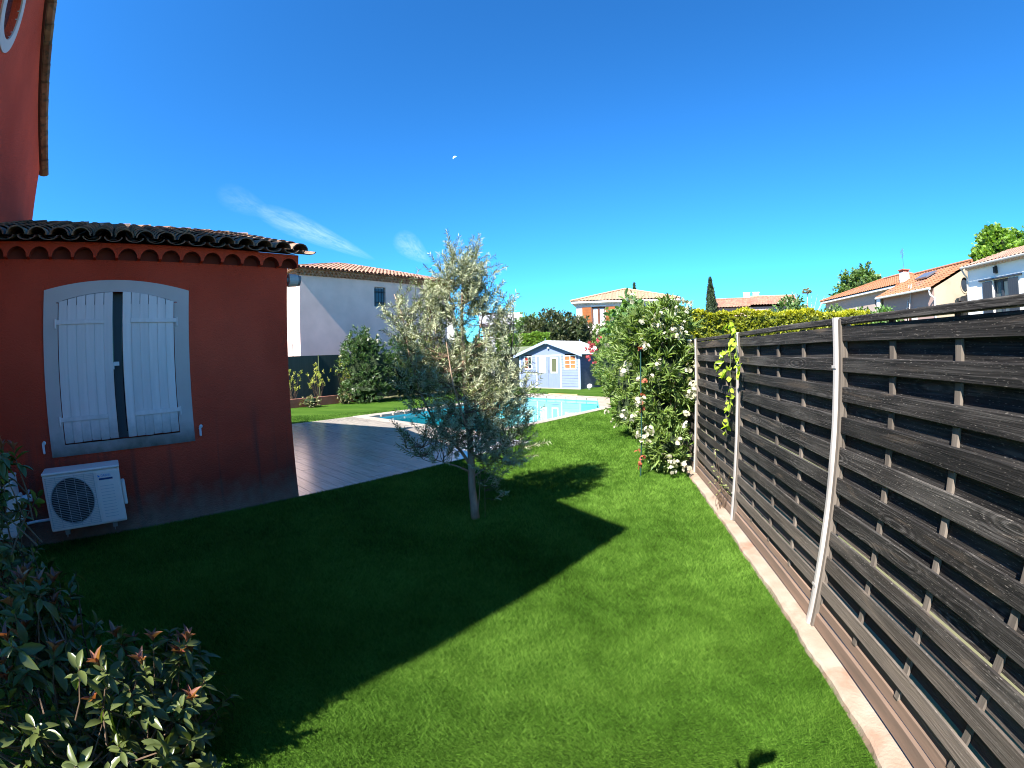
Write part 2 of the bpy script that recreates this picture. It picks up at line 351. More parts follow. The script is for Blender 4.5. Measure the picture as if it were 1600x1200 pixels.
# ------------------------------------------------------------------ leaf instancing
def t_diamond():
    V = np.array([(0, 0, 0), (0.5, -0.5, 0.08), (1, 0, 0), (0.5, 0.5, 0.08)]); T = np.array([(0, 1, 2), (0, 2, 3)]); return V, T
def t_leaf(stations, curve=-0.15, fold=0.18):
    """stations: (t, halfwidth) between base and tip"""
    V = [(0, 0, 0)]; T = []; prev = None
    for (t, h) in stations:
        z = curve * t * t; i = len(V); V += [(t, -h, z + fold * h), (t, 0, z), (t, h, z + fold * h)]
        if prev is None: T += [(0, i, i + 1), (0, i + 1, i + 2)]
        else: T += [(prev, i, i + 1), (prev, i + 1, prev + 1), (prev + 1, i + 1, i + 2), (prev + 1, i + 2, prev + 2)]
        prev = i
    i = len(V); V.append((1, 0, curve)); T += [(prev, i, prev + 1), (prev + 1, i, prev + 2)]
    return np.array(V), np.array(T)
T_D = t_diamond()
T_L = t_leaf([(0.3, 0.42), (0.7, 0.40)], -0.12)
T_B = t_leaf([(0.12, 0.22), (0.35, 0.46), (0.6, 0.5), (0.83, 0.30)], -0.22, 0.25)
T_P = t_leaf([(0.4, 0.42), (0.8, 0.5)], -0.3)
def unit(a): return a / (np.linalg.norm(a, axis=-1, keepdims=True) + 1e-9)
def leaves(P, D, N, Ln, Wd, tmpl):
    P = np.asarray(P, float); D = unit(np.asarray(D, float)); N = np.asarray(N, float)
    S = unit(np.cross(D, N)); N = np.cross(S, D)
    V, T = tmpl; n = len(P); k = len(V)
    Ln = np.broadcast_to(Ln, (n,)); Wd = np.broadcast_to(Wd, (n,))
    X = P[:, None] + V[None, :, 0, None] * (D * Ln[:, None])[:, None] + V[None, :, 1, None] * (S * Wd[:, None])[:, None] + V[None, :, 2, None] * (N * Ln[:, None])[:, None]
    TT = (T[None] + (np.arange(n) * k)[:, None, None]).reshape(-1, 3)
    R = np.repeat(rng.random(n), len(T))
    return X.reshape(-1, 3), TT, R
class LB:
    def __init__(s): s.V = []; s.T = []; s.R = []; s.n = 0
    def add(s, V, T, R): s.V.append(V); s.T.append(T + s.n); s.R.append(R); s.n += len(V)
    def build(s, name, mat, parent=None, smooth=True): return tri_mesh(name, np.concatenate(s.V), np.concatenate(s.T), np.concatenate(s.R), mat, parent, smooth)
def rdir(n): return unit(rng.normal(size=(n, 3)))
def ell_points(c, r, n, shell=0.55, up=0.0):
    """points in an ellipsoid, more of them near its skin, with a bumpy outline"""
    d = rdir(n); d[:, 2] += up * rng.random(n); d = unit(d)
    rr = (shell + (1 - shell) * rng.random(n) ** 0.5)
    bump = 1 + 0.13 * np.sin(d[:, 0] * 5.1 + c[0] * 3) * np.cos(d[:, 1] * 4.3 + c[1] * 2) + 0.10 * np.sin(d[:, 2] * 7 + d[:, 0] * 6 + c[2])
    return np.asarray(c) + d * (rr * bump)[:, None] * np.asarray(r), d
def whorl_cloud(lb, pts, out, per, Ln, Wd, tmpl, spread=0.9, upb=0.35, droop=0.0, jit=0.03):
    """each point is a shoot tip carrying `per` leaves that fan out round the shoot's direction"""
    n = len(pts); ax = unit(out + np.array([0, 0, upb]) + rng.normal(size=(n, 3)) * 0.35)
    P = np.repeat(pts, per, 0); A = np.repeat(ax, per, 0); m = n * per
    s = rdir(m); s = unit(s - A * (s * A).sum(1, keepdims=True))
    k = rng.random(m) * spread + 0.25
    D = unit(A + s * k[:, None] + np.array([0, 0, -droop])); N = unit(A - D * (A * D).sum(1, keepdims=True) + np.array([0, 0, 0.35]) + rng.normal(size=(m, 3)) * 0.25)
    P = P - A * (rng.random(m) * jit * 3)[:, None] + rng.normal(size=(m, 3)) * jit * 0.3
    sc = 0.7 + 0.6 * rng.random(m)
    lb.add(*leaves(P, D, N, Ln * sc, Wd * sc, tmpl))
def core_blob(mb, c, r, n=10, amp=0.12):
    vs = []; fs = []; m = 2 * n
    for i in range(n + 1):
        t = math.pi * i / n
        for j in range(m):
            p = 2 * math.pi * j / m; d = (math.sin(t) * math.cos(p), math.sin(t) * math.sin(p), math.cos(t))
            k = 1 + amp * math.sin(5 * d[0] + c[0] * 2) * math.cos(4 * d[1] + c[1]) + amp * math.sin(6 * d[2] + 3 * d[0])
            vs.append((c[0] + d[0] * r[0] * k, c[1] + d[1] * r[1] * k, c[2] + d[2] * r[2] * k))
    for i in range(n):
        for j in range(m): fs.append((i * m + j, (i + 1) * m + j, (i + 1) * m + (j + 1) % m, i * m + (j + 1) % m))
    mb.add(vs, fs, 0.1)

# ------------------------------------------------------------------ roof, wall and eave builders
def clay_tiles(mb, o, ex, es, en, L, S, pitch=0.21, course=0.33, smax=None, seg=7, th=0.014):
    """canal tiles one by one: channels below, covers above, each course lapping the one under it"""
    nc = int(round(L / pitch)); pitch = L / nc; nr = int(math.ceil(S / course))
    def tile(cx, s0, s1, r0, r1, h0, h1, flip, rr):
        vs = []; fs = []; a0, a1 = (0.0, math.pi)
        for (s_, r_, h_) in ((s0, r0, h0), (s1, r1, h1)):
            for rad_ in (r_, r_ - th):
                for k in range(seg + 1):
                    a = a0 + (a1 - a0) * k / seg; x = math.cos(a) * rad_; y = math.sin(a) * rad_ * (0.80 if not flip else -0.48)
                    vs.append(o + ex * (cx + x) + es * s_ + en * (h_ + y))
        n = seg + 1
        for k in range(seg):
            fs.append((k, k + 1, 2 * n + k + 1, 2 * n + k)); fs.append((n + k + 1, n + k, 3 * n + k, 3 * n + k + 1)); fs.append((k + 1, k, n + k, n + k + 1))
        mb.add(vs, fs, rr)
    for c in range(nc + 1):
        for rw in range(nr):
            s0 = rw * course; 
            for kind in (0, 1):
                cx = (c + (0.5 if kind else 0.0)) * pitch
                if kind and c == nc: continue
                sm = S if smax is None else smax(cx)
                if s0 > sm - 0.05: continue
                j = (random.random() - .5) * 0.02
                a, b = s0 - (0.05 if rw == 0 and kind == 0 else 0.03) + j, min(s0 + course + 0.06, sm)
                r_ = pitch * 0.46
                if kind: tile(cx + (random.random() - .5) * .008, a, b, r_, r_ * 0.86, 0.055 + random.random() * .006, 0.035, False, random.random())
                else: tile(cx, a, b, r_ * 0.95, r_ * 1.05, 0.055, 0.035, True, random.random() * 0.6)
def wave_roof(mb, o, ex, es, en, L, S, smin=None, smax=None, pitch=0.24, amp=0.05, course=0.42):
    """tiled roof sheet for a house further off: rolls and courses in the mesh"""
    nx = max(2, int(L / pitch * 6)); xs = [L * i / nx for i in range(nx + 1)]
    nr = int(math.ceil(S / course)); lev = []
    for j in range(nr): lev += [(j * course, 0.028), (j * course + course * 0.999, 0.0)]
    col = []
    for x in xs:
        hi = S if smax is None else smax(x)
        y = amp * (0.5 + 0.5 * math.cos(2 * math.pi * x / pitch))
        col.append([(x, min(s_, hi), y + h_) for s_, h_ in lev])
    vs = [o + ex * x + es * s_ + en * h_ for c in col for (x, s_, h_) in c]; n = len(lev)
    for i in range(nx):
        tone = random.random() if i % 6 == 0 else tone
        for j in range(n - 1):
            a, b, c, d = i * n + j, (i + 1) * n + j, (i + 1) * n + j + 1, i * n + j + 1
            if (vs[a] - vs[d]).length < 1e-4 and (vs[b] - vs[c]).length < 1e-4: continue
            mb.add([vs[a], vs[b], vs[c], vs[d]], [(0, 1, 2, 3)], (tone * 0.6 + 0.4 * (((j // 2) * 37 + i // 6 * 13) % 11) / 11))
def wall_face(mb, o, ex, n, Lx, H, holes, depth=0.2):
    """wall sheet with rectangular openings (x0,x1,z0,z1) and their reveals; n = outward normal"""
    xs = sorted({0.0, Lx, *[h[0] for h in holes], *[h[1] for h in holes]}); zs = sorted({0.0, H, *[h[2] for h in holes], *[h[3] for h in holes]})
    up = Vector((0, 0, 1))
    P = lambda x, z, d=0.0: o + ex * x + up * z - n * d
    for a, b in zip(xs[:-1], xs[1:]):
        for c, d in zip(zs[:-1], zs[1:]):
            if any(h[0] <= a and b <= h[1] and h[2] <= c and d <= h[3] for h in holes): continue
            mb.quad(P(a, c), P(b, c), P(b, d), P(a, d))
    for (a, b, c, d) in holes:
        mb.quad(P(a, c), P(a, c, depth), P(a, d, depth), P(a, d)); mb.quad(P(b, c), P(b, d), P(b, d, depth), P(b, c, depth))
        mb.quad(P(a, c), P(b, c), P(b, c, depth), P(a, c, depth)); mb.quad(P(a, d), P(a, d, depth), P(b, d, depth), P(b, d))
def genoise(mb, o, ex, n, L, z0, pitch=0.2, r=0.075, h=0.11, out=0.12, inner=0.10, tb=None):
    """eave course of half-round tiles bedded in mortar: a band with a row of arched mouths"""
    k = max(1, int(round(L / pitch))); pitch = L / k; up = Vector((0, 0, 1)); sg = 8
    P = lambda x, z, d: o + ex * x + up * (z0 + z) + n * d
    for i in range(k):
        x0 = i * pitch; cx = x0 + pitch / 2
        arc = [(cx + math.cos(a) * r, math.sin(a) * r) for a in [math.pi * (1 - t / sg) for t in range(sg + 1)]]
        # front face between arch and the top of the band
        tops = [x0 + pitch * t / sg for t in range(sg + 1)]
        for t in range(sg):
            mb.quad(P(arc[t][0], arc[t][1], out), P(arc[t + 1][0], arc[t + 1][1], out), P(tops[t + 1], h, out), P(tops[t], h, out), 0.5)
            (tb or mb).quad(P(arc[t][0], arc[t][1], out), P(arc[t][0], arc[t][1], out - inner), P(arc[t + 1][0], arc[t + 1][1], out - inner), P(arc[t + 1][0], arc[t + 1][1], out), 0.5)
        mb.add([P(x0, 0, out), P(cx - r, 0, out), P(x0, h, out)], [(0, 1, 2)], 0.5); mb.add([P(cx + r, 0, out), P(x0 + pitch, 0, out), P(x0 + pitch, h, out)], [(0, 1, 2)], 0.5)
        for (a, b) in ((x0, cx - r), (cx + r, x0 + pitch)): mb.quad(P(a, 0, 0), P(b, 0, 0), P(b, 0, out), P(a, 0, out), 0.5)
        (tb or mb).add([P(cx - r, 0, out - inner)] + [P(a, b, out - inner) for a, b in arc] , [tuple(range(sg + 2))], 0.5)
    mb.quad(P(0, h, 0), P(L, h, 0), P(L, h, out), P(0, h, out), 0.5)
    mb.quad(P(0, 0, 0), P(0, 0, out), P(0, h, out), P(0, h, 0), 0.5); mb.quad(P(L, 0, 0), P(L, h, 0), P(L, h, out), P(L, 0, out), 0.5)
X_, Y_, Z_ = Vector((1, 0, 0)), Vector((0, 1, 0)), Vector((0, 0, 1))

# ================================================================== SETTING: ground, lawn, terrace, pool
def clip(poly, a, b, c):        # keep a*x+b*y<=c
    out = []
    for i in range(len(poly)):
        p, q = poly[i], poly[(i + 1) % len(poly)]; dp = a * p[0] + b * p[1] - c; dq = a * q[0] + b * q[1] - c
        if dp <= 0: out.append(p)
        if dp * dq < 0: t = dp / (dp - dq); out.append((p[0] + (q[0] - p[0]) * t, p[1] + (q[1] - p[1]) * t))
    return out
def uvrect(u0, u1, v0, v1): return [tuple(W(u, v)[:2]) for u, v in ((u0, v0), (u0, v1), (u1, v1), (u1, v0))]
POOL_IN = [(4.9, 1.55), (9.9, 1.55), (12.4, 3.1), (12.4, 6.4), (4.9, 6.4)]
POOL_OUT = [(4.6, 1.27), (10.1, 1.27), (13.05, 2.95), (13.3, 6.85), (4.6, 6.85)]
LX = 1.225
lawn_pieces = []
for pc in (uvrect(-16, 0.0, -14, 0.0), uvrect(0, 4.6, -14, 0.0), uvrect(4.6, 13.3, -14, 1.27), uvrect(13.3, 24, -14, 11.35), uvrect(-2, 13.3, 6.85, 11.35),
           [tuple(W(u, v)[:2]) for u, v in ((10.1, 1.27), (13.05, 2.95), (13.3, 2.95), (13.3, 1.27))],
           [tuple(W(u, v)[:2]) for u, v in ((13.05, 2.95), (13.3, 6.85), (13.3, 2.95))]):
    p = clip(pc, 1, 0, LX)
    p = clip(p, 0, -1, 4.0)
    if len(p) > 2: lawn_pieces.append(p)
mb = MB()
for a in lawn_pieces: mb.add([(x, y, 0.0) for x, y in a], [tuple(range(len(a)))])
def lawn_material():
    m = mat('lawn_green', (0.030, 0.085, 0.006), (0.060, 0.125, 0.012), scale=1.3, rough=0.9, bump=1.0, bscale=60, spec=0.1, bdist=0.04, c3=(0.085, 0.16, 0.018), s3=0.8, t3=(0.45, 0.75), stretch=(0.6, 1.6, 1))
    return m
M_lawn = lawn_material()
tag(mb.build('lawn', M_lawn), kind='structure')
gb = MB(); z = -0.03
hole = [(4.62, 1.30), (13.0, 6.80)]
def gq(u0, u1, v0, v1): gb.quad(W(u0, v0, z), W(u0, v1, z), W(u1, v1, z), W(u1, v0, z))
BIG = 1500
gq(-BIG, hole[0][0], -BIG, BIG); gq(hole[1][0], BIG, -BIG, BIG); gq(hole[0][0], hole[1][0], -BIG, hole[0][1]); gq(hole[0][0], hole[1][0], hole[1][1], BIG)
tag(gb.build('ground', M_ground), kind='structure')

# grass blades: short artificial turf, one mesh
def in_poly(poly, x, y):
    s = None; ok = np.ones(len(x), bool)
    A_ = sum(poly[i][0] * poly[(i + 1) % len(poly)][1] - poly[(i + 1) % len(poly)][0] * poly[i][1] for i in range(len(poly)))
    sg = 1 if A_ > 0 else -1
    for i in range(len(poly)):
        (x0, y0), (x1, y1) = poly[i], poly[(i + 1) % len(poly)]
        ok &= sg * ((x1 - x0) * (y - y0) - (y1 - y0) * (x - x0)) >= 0
    return ok
def grass():
    n = 2600000
    # radial density ~ r^-1.6 per area beyond 2.5 m
    u = rng.random(n); r0, r1, rm = 0.9, 15.0, 2.5
    a_in = (rm ** 2 - r0 ** 2) / 2; a_out = rm ** 1.6 * (r1 ** 0.4 - rm ** 0.4) / 0.4; tot = a_in + a_out
    r = np.where(u < a_in / tot, np.sqrt(r0 ** 2 + 2 * u * tot), ((np.maximum(u * tot - a_in, 0)) * 0.4 / rm ** 1.6 + rm ** 0.4) ** 2.5)
    az = np.radians(rng.uniform(-76, 58, n)); x = r * np.sin(az); y = r * np.cos(az)
    keep = np.zeros(n, bool)
    for p in lawn_pieces: keep |= in_poly(p, x, y)
    keep &= rng.random(n) < 0.5
    x, y, r = x[keep], y[keep], r[keep]; n = len(x)
    print('blades', n)
    ph = rng.random(n) * 6.283
    patch = 0.5 + 0.5 * np.sin(x * 2.1 + 1.3 * np.sin(y * 1.7)) * np.sin(y * 2.6 + 1.1 * np.sin(x * 2.9 + 0.7))
    fine = 0.5 + 0.5 * np.sin(x * 9.0 + 2 * np.sin(y * 7)) * np.sin(y * 11 + 2 * np.sin(x * 8))
    lean = 0.45 + 0.5 * rng.random(n)
    lx = np.cos(ph) * lean + 0.35 * (patch - .5); ly = np.sin(ph) * lean + 0.35 * (fine - .5)
    D = np.stack([lx, ly, np.ones(n)], 1); D = unit(D)
    N = np.stack([np.cos(ph + 1.3), np.sin(ph + 1.3), np.full(n, 0.5)], 1)
    Ln = (0.024 + 0.014 * rng.random(n)) * (1 + 0.03 * r); Wd = np.maximum(0.0032, 0.0013 * r)
    P = np.stack([x, y, np.full(n, -0.002)], 1)
    S = unit(np.cross(D, N))
    V = np.stack([P - S * Wd[:, None] * .5, P + S * Wd[:, None] * .5, P + D * Ln[:, None]], 1).reshape(-1, 3)
    T = np.arange(3 * n).reshape(-1, 3)
    R = np.clip(0.62 * rng.random(n) + 0.28 * patch + 0.12 * fine + .03, 0, 1)
    m = bpy.data.materials.new('turf_blade'); m.use_nodes = True; N_ = m.node_tree.nodes; L_ = m.node_tree.links; b = N_['Principled BSDF']
    a = N_.new('ShaderNodeAttribute'); a.attribute_name = 'rnd'; cr = N_.new('ShaderNodeValToRGB'); L_.new(a.outputs['Fac'], cr.inputs[0])
    cr.color_ramp.elements[0].color = (0.014, 0.045, 0.003, 1); cr.color_ramp.elements[0].position = 0.12
    cr.color_ramp.elements[1].color = (0.195, 0.350, 0.055, 1); cr.color_ramp.elements[1].position = 0.92
    e = cr.color_ramp.elements.new(0.5); e.color = (0.066, 0.155, 0.014, 1)
    L_.new(cr.outputs[0], b.inputs['Base Color']); b.inputs['Roughness'].default_value = 0.5; b.inputs['Specular IOR Level'].default_value = 0.25
    t = N_.new('ShaderNodeBsdfTranslucent'); L_.new(cr.outputs[0], t.inputs[0]); ms = N_.new('ShaderNodeMixShader'); ms.inputs[0].default_value = 0.3
    L_.new(b.outputs[0], ms.inputs[1]); L_.new(t.outputs[0], ms.inputs[2]); L_.new(ms.outputs[0], N_['Material Output'].inputs[0])
    o = tri_mesh('grass', V, T, R, m, smooth=False)
    tag(o, 'short bright green turf covering the garden around the pool', 'grass', kind='stuff')
grass()

# terrace: wood-look tiles laid as planks along v
def terrace():
    m = mat('grey_wood_look_tile', (0.44, 0.38, 0.33), (0.24, 0.21, 0.19), scale=2.0, rough=0.18, detail=8, rnd=0.10, bump=0.18, bscale=9, stretch=(1.2, 14, 1), spec=0.5, bdist=0.004)
    mb = MB(); wd = 0.20; u = 0.0; k = 0
    e = empty('terrace', W(0, 0), GROT); e['kind'] = 'structure'
    while u < 4.59:
        u1 = min(u + wd, 4.6); v = 0.0 - (k * 0.37 % 1.2)
        while v < 6.85:
            a, b = max(v, 0.0), min(v + 1.2, 6.85)
            if b - a > 0.02: mb.box(-b + 0.002, -a - 0.002, u + 0.002, u1 - 0.002, -0.03, 0.012 + random.random() * 0.001)
            v += 1.2
        u = u1; k += 1
    for (u0, u1) in ((-3.6, 0.0),):
        pass
    mb.build('terrace_paving', m, e, bevel=0.0015)
    g = MB(); g.box(-6.85, 0, 0, 4.6, -0.04, 0.006); g.build('grout', mat('pale_grout', (0.30, 0.28, 0.26)), e)
terrace()

def pool():
    e = empty('swimming_pool', W(0, 0), GROT, 'pale stone edged swimming pool with cut corner in front of the blue shed', 'swimming pool')
    P = lambda a: (-a[1], a[0])
    IN = [P(a) for a in POOL_IN]; OUT = [P(a) for a in POOL_OUT]; n = len(IN)
    mb = MB(); zt = 0.02; zb = -0.06
    for i in range(n):
        j = (i + 1) % n; a, b, c, d = Vector((*OUT[i], 0)), Vector((*OUT[j], 0)), Vector((*IN[j], 0)), Vector((*IN[i], 0))
        L = (b - a).length; k = max(1, int(L / 0.5))
        for s in range(k):
            t0, t1 = s / k + 0.004, (s + 1) / k - 0.004
            q = [a.lerp(b, t0), a.lerp(b, t1), d.lerp(c, t1), d.lerp(c, t0)]
            vs = [Vector((p.x, p.y, zb)) for p in q] + [Vector((p.x, p.y, zt)) for p in q]
            mb.add(vs, [(3, 2, 1, 0), (4, 5, 6, 7), (0, 1, 5, 4), (1, 2, 6, 5), (2, 3, 7, 6), (3, 0, 4, 7)])
    mb.build('coping', M_cop, e)
    lin = mat('pool_liner', (0.10, 0.52, 0.58), (0.08, 0.47, 0.54), scale=1.5, rough=0.6)
    white = mat('white_pool_liner', (0.42, 0.60, 0.60), (0.38, 0.56, 0.57), scale=1.5, rough=0.6)
    b = MB(); D = -1.45
    for i in range(n):
        j = (i + 1) % n; b.quad((*IN[i], zb), (*IN[j], zb), (*IN[j], D), (*IN[i], D))
    b.add([(*p, D) for p in IN], [tuple(range(n))]); b.build('basin', lin, e)
    s = MB(); s.prism([(-6.38, 10.9), (-2.2, 10.9), (-3.12, 12.38), (-6.38, 12.38)], 'z', -1.3, -0.22)
    s.prism([(-6.38, 10.2), (-1.75, 10.2), (-2.18, 10.89), (-6.38, 10.89)], 'z', -1.3, -0.6); s.build('shallow_shelf', white, e)
    # flattened dark oval added on the pale shelf, its nature unknown
    s = MB(); s.ball((-4.55, 11.75, -0.21), 0.16, 1, 1, 0.12); s.build('dark_oval', M_grey, e)
    wm = bpy.data.materials.new('pool_water'); wm.use_nodes = True; N = wm.node_tree.nodes; Lk = wm.node_tree.links; N.remove(N['Principled BSDF'])
    tr = N.new('ShaderNodeBsdfTransparent'); tr.inputs[0].default_value = (0.60, 0.95, 0.99, 1); gl = N.new('ShaderNodeBsdfGlossy'); gl.inputs['Roughness'].default_value = 0.02
    fr = N.new('ShaderNodeFresnel'); fr.inputs[0].default_value = 1.33; ms = N.new('ShaderNodeMixShader')
    tc = N.new('ShaderNodeTexCoord'); no = N.new('ShaderNodeTexNoise'); no.inputs['Scale'].default_value = 2.2; no.inputs['Detail'].default_value = 3; bp = N.new('ShaderNodeBump'); bp.inputs['Strength'].default_value = 0.10; bp.inputs['Distance'].default_value = 0.02
    Lk.new(tc.outputs['Object'], no.inputs['Vector']); Lk.new(no.outputs[0], bp.inputs['Height']); Lk.new(bp.outputs[0], gl.inputs['Normal']); Lk.new(bp.outputs[0], fr.inputs['Normal'])
    Lk.new(fr.outputs[0], ms.inputs[0]); Lk.new(tr.outputs[0], ms.inputs[1]); Lk.new(gl.outputs[0], ms.inputs[2]); Lk.new(ms.outputs[0], N['Material Output'].inputs[0])
    q = MB(); q.add([(*p, -0.09) for p in IN], [tuple(range(n))]); o = q.build('water', wm); o.location = e.location; o.rotation_euler = e.rotation_euler; tag(o, kind='structure')
    st = MB(); st.prism([P((13.35, 4.6)), P((13.5, 4.7)), P((13.55, 6.2)), P((13.35, 6.0))], 'z', -0.01, 0.03)
    o = st.build('path', mat('orange_sand', (0.60, 0.33, 0.17), (0.52, 0.28, 0.15), scale=6)); o.location = e.location; o.rotation_euler = e.rotation_euler; tag(o, kind='structure')
pool()

# ================================================================== OWN HOUSE (terracotta)
def own_house():
    e = empty('terracotta_house', W(0, 0), GROT, 'dark terracotta plastered house with low tiled wing and taller gable at far left', 'house')
    U0 = -3.68; ZE = 2.825; D = 6.7
    slw = 0.308
    HO = (2.645, 1.37, 0.985, 2.50)
    # wing walls (local x = -v, y = u). garden wall is x = 0
    mb = MB()
    wall_face(mb, Vector((0, 0, 0)), Vector((0, -1, 0)), X_, 3.68, 2.90, [(HO[1], HO[0], HO[2], HO[3])], 0.22)
    zr = lambda x: 2.97 + (-x) * 0.285 if x > -3.35 else 2.97 + (6.7 + x) * 0.285
    mb.add([(0, 0, 0), (-D, 0, 0), (-D, 0, 2.96), (-3.35, 0, zr(-3.35)), (0, 0, 2.96)], [(0, 1, 2, 3, 4)])
    mb.quad((-D, 0, 0), (-D, U0, 0), (-D, U0, 3), (-D, 0, 3))
    mb.build('wing_wall', M_red, e)
    # main block, gable towards the garden
    vw0, vw1 = -3.48, 4.2; sl = 0.336; zt = 5.40
    mb = MB(); xa, xb = -vw0, -vw1; xr = (xa + xb) / 2; zap = zt + (xa - xr) * sl; yb = U0 - 9
    cxw, czw, rw = 0.35, 5.42, 0.34
    ring = [(cxw + math.cos(t) * rw, czw + math.sin(t) * rw) for t in [2 * math.pi * i / 24 for i in range(24)]]
    # gable face with a round opening (two halves)
    y = U0
    top = [(xb, zt), (xr, zap), (xa, zt)]
    lower = [(xa, 0), (xb, 0), (xb, czw)] if czw < zt else [(xa, 0), (xb, 0), (xb, zt)]
    up_half = [ring[i] for i in range(0, 13)]      # right(+x) over the top to left
    dn_half = [ring[i % 24] for i in range(12, 25)]  # left under to right
    mb.add([(x, y, z_) for x, z_ in [(xa, zt), (xr, zap), (xb, zt)] + up_half[::-1]], [tuple(range(16))])
    mb.add([(x, y, z_) for x, z_ in [(xb, zt), (xb, 0), (xa, 0), (xa, zt)] + dn_half[::-1]], [tuple(range(17))])
    for i in range(24):
        a, b = ring[i], ring[(i + 1) % 24]; mb.quad((a[0], y, a[1]), (b[0], y, b[1]), (b[0], y - .2, b[1]), (a[0], y - .2, a[1]))
    mb.quad((xa, y, 0), (xa, yb, 0), (xa, yb, zt), (xa, y, zt)); mb.quad((xb, y, 0), (xb, yb, 0), (xb, yb, zt), (xb, y, zt))
    mb.add([(xa, yb, 0), (xb, yb, 0), (xb, yb, zt), (xr, yb, zap), (xa, yb, zt)], [(0, 1, 2, 3, 4)])
    mb.build('main_wall', M_red, e)
    # round gable window
    sr = MB(); seg = 40; vs = []; fs = []
    for i in range(seg):
        t = 2 * math.pi * i / seg
        for (r_, yy) in ((rw, y - .02), (rw, y + .02), (rw + .14, y + .02), (rw + .14, y)): vs.append((cxw + math.cos(t) * r_, yy, czw + math.sin(t) * r_))
    for i in range(seg):
        for k in range(3): fs.append((i * 4 + k, i * 4 + k + 1, ((i + 1) % seg) * 4 + k + 1, ((i + 1) % seg) * 4 + k))
    sr.add(vs, fs); rwn = sr.build('round_window', M_surround, e)
    pn = MB(); pn.cyl((cxw, y - .1, czw), (cxw, y - .12, czw), rw - .002, seg=32); pn.build('pane', M_darkglass, rwn)
    # roofs
    ang = math.atan(slw); cs, sn = math.cos(ang), math.sin(ang)
    mb = MB()
    es = Vector((-cs, 0, sn)); en = Vector((sn, 0, cs))
    clay_tiles(mb, Vector((0.20, U0 + .02, 2.965)), Y_, es, en, -U0 + 0.16, 3.75, pitch=0.228)
    es2 = Vector((cs, 0, sn)); en2 = Vector((-sn, 0, cs))
    clay_tiles(mb, Vector((-6.9, U0 + .02, 2.965)), Y_, es2, en2, -U0 + 0.16, 3.75, pitch=0.228)
    zrg = 2.965 + 3.55 * slw
    k = 0; yy = U0
    while yy < 0.05:                                         # ridge tiles
        pts = [Vector((-3.35, yy - .03, zrg + .005)), Vector((-3.35, yy + .40, zrg + .02))]
        vs = []; fs = []
        for p, r_ in zip(pts, (0.105, 0.125)):
            for rr in (r_, r_ - .016):
                for s in range(9): a = math.pi * s / 8; vs.append(p + Vector((math.cos(a) * rr, 0, math.sin(a) * rr)))
        for s in range(8): fs += [(s, s + 1, 18 + s + 1, 18 + s), (9 + s + 1, 9 + s, 27 + s, 27 + s + 1), (18 + s + 1, 18 + s, 27 + s, 27 + s + 1)]
        mb.add(vs, fs, 0.5 + random.random() * 0.5); yy += 0.37
    rf = mb.build('wing_roof', M_tile_own, e, smooth=False)
    dk = MB(); dk.add([(0.12, U0, 2.975), (0.12, .1, 2.975), (-3.35, .1, zrg - .02), (-3.35, U0, zrg - .02)], [(0, 1, 2, 3)]); dk.add([(-6.8, U0, 2.975), (-6.8, .1, 2.975), (-3.35, .1, zrg - .02), (-3.35, U0, zrg - .02)], [(0, 1, 2, 3)])
    dk.build('roof_deck', M_red, rf)
    # genoise under the wing eave
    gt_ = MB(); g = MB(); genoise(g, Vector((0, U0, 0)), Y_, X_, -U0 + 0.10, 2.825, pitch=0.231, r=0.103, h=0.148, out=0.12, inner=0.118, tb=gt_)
    g.build('eave_course', M_red, e); gt_.build('eave_tiles', mat('bedded_tile_shade', (0.16, 0.030, 0.018), rough=.95), e)  # insides of the tile mouths coloured dark brown to paint in their shade
    # flashing where the wing roof meets the gable
    f = MB(); f.quad((0.15, U0 + .004, 3.03), (0.15, U0 + .10, 3.06), (-3.3, U0 + .10, zrg + .03), (-3.3, U0 + .004, zrg + .10)); f.build('flashing', mat('pale_zinc', (0.42, 0.55, 0.56), rough=0.5, metal=0.2), e)
    # main roof: verge tiles seen from the gable end
    ang = math.atan(sl); cs, sn = math.cos(ang), math.sin(ang); es = Vector((-cs, 0, sn)); en = Vector((sn, 0, cs)); es2 = Vector((cs, 0, sn)); en2 = Vector((-sn, 0, cs))
    mb = MB(); ze = 5.40; xo0 = 3.76; xo1 = -4.42; xm = (xo0 + xo1) / 2; S = (xo0 - xm) / cs
    yv = -3.63; ze += .03
    for (x0, s_, n_) in ((xo0, es, en), (xo1, es2, en2)):
        o_ = Vector((x0, yb - .2, ze - .05)); clay_tiles(mb, o_, Y_, s_, n_, yv - yb + .2, S, pitch=0.23, course=0.36, seg=4)
    mb.build('main_roof', M_tile_own, e)
    dk = MB()
    for (x0, sg) in ((xo0, 1), (xo1, -1)):
        zr2 = ze - .05 + S * sn
        dk.add([(x0 - sg * .03, yb, ze - .03), (x0 - sg * .03, yv - .02, ze - .03), (xm, yv - .02, zr2 + .0), (xm, yb, zr2 + .0),
                (x0 - sg * .03, yb, ze - .06), (x0 - sg * .03, yv - .02, ze - .06), (xm, yv - .02, zr2 - .03), (xm, yb, zr2 - .03)], [(0, 1, 2, 3), (4, 7, 6, 5), (0, 4, 5, 1), (1, 5, 6, 2), (2, 6, 7, 3), (3, 7, 4, 0)])
    dk.build('main_roof_deck', mat('dark_verge_mortar', (0.085, 0.028, 0.022), rough=.95), e)
    # window
    arch = lambda yy: 2.395 + 0.098 * (1 - ((yy + 2.005) / 0.63) ** 2)
    wtop = lambda yy: 2.512 + 0.103 * (1 - ((yy + 2.0) / 0.79) ** 2)
    sr = MB(); ys = [-2.792 + 1.583 * i / 24 for i in range(25)]; x1 = 0.018
    outer = [(ys[0], .885)] + [(a, wtop(a)) for a in ys] + [(ys[-1], .885)]
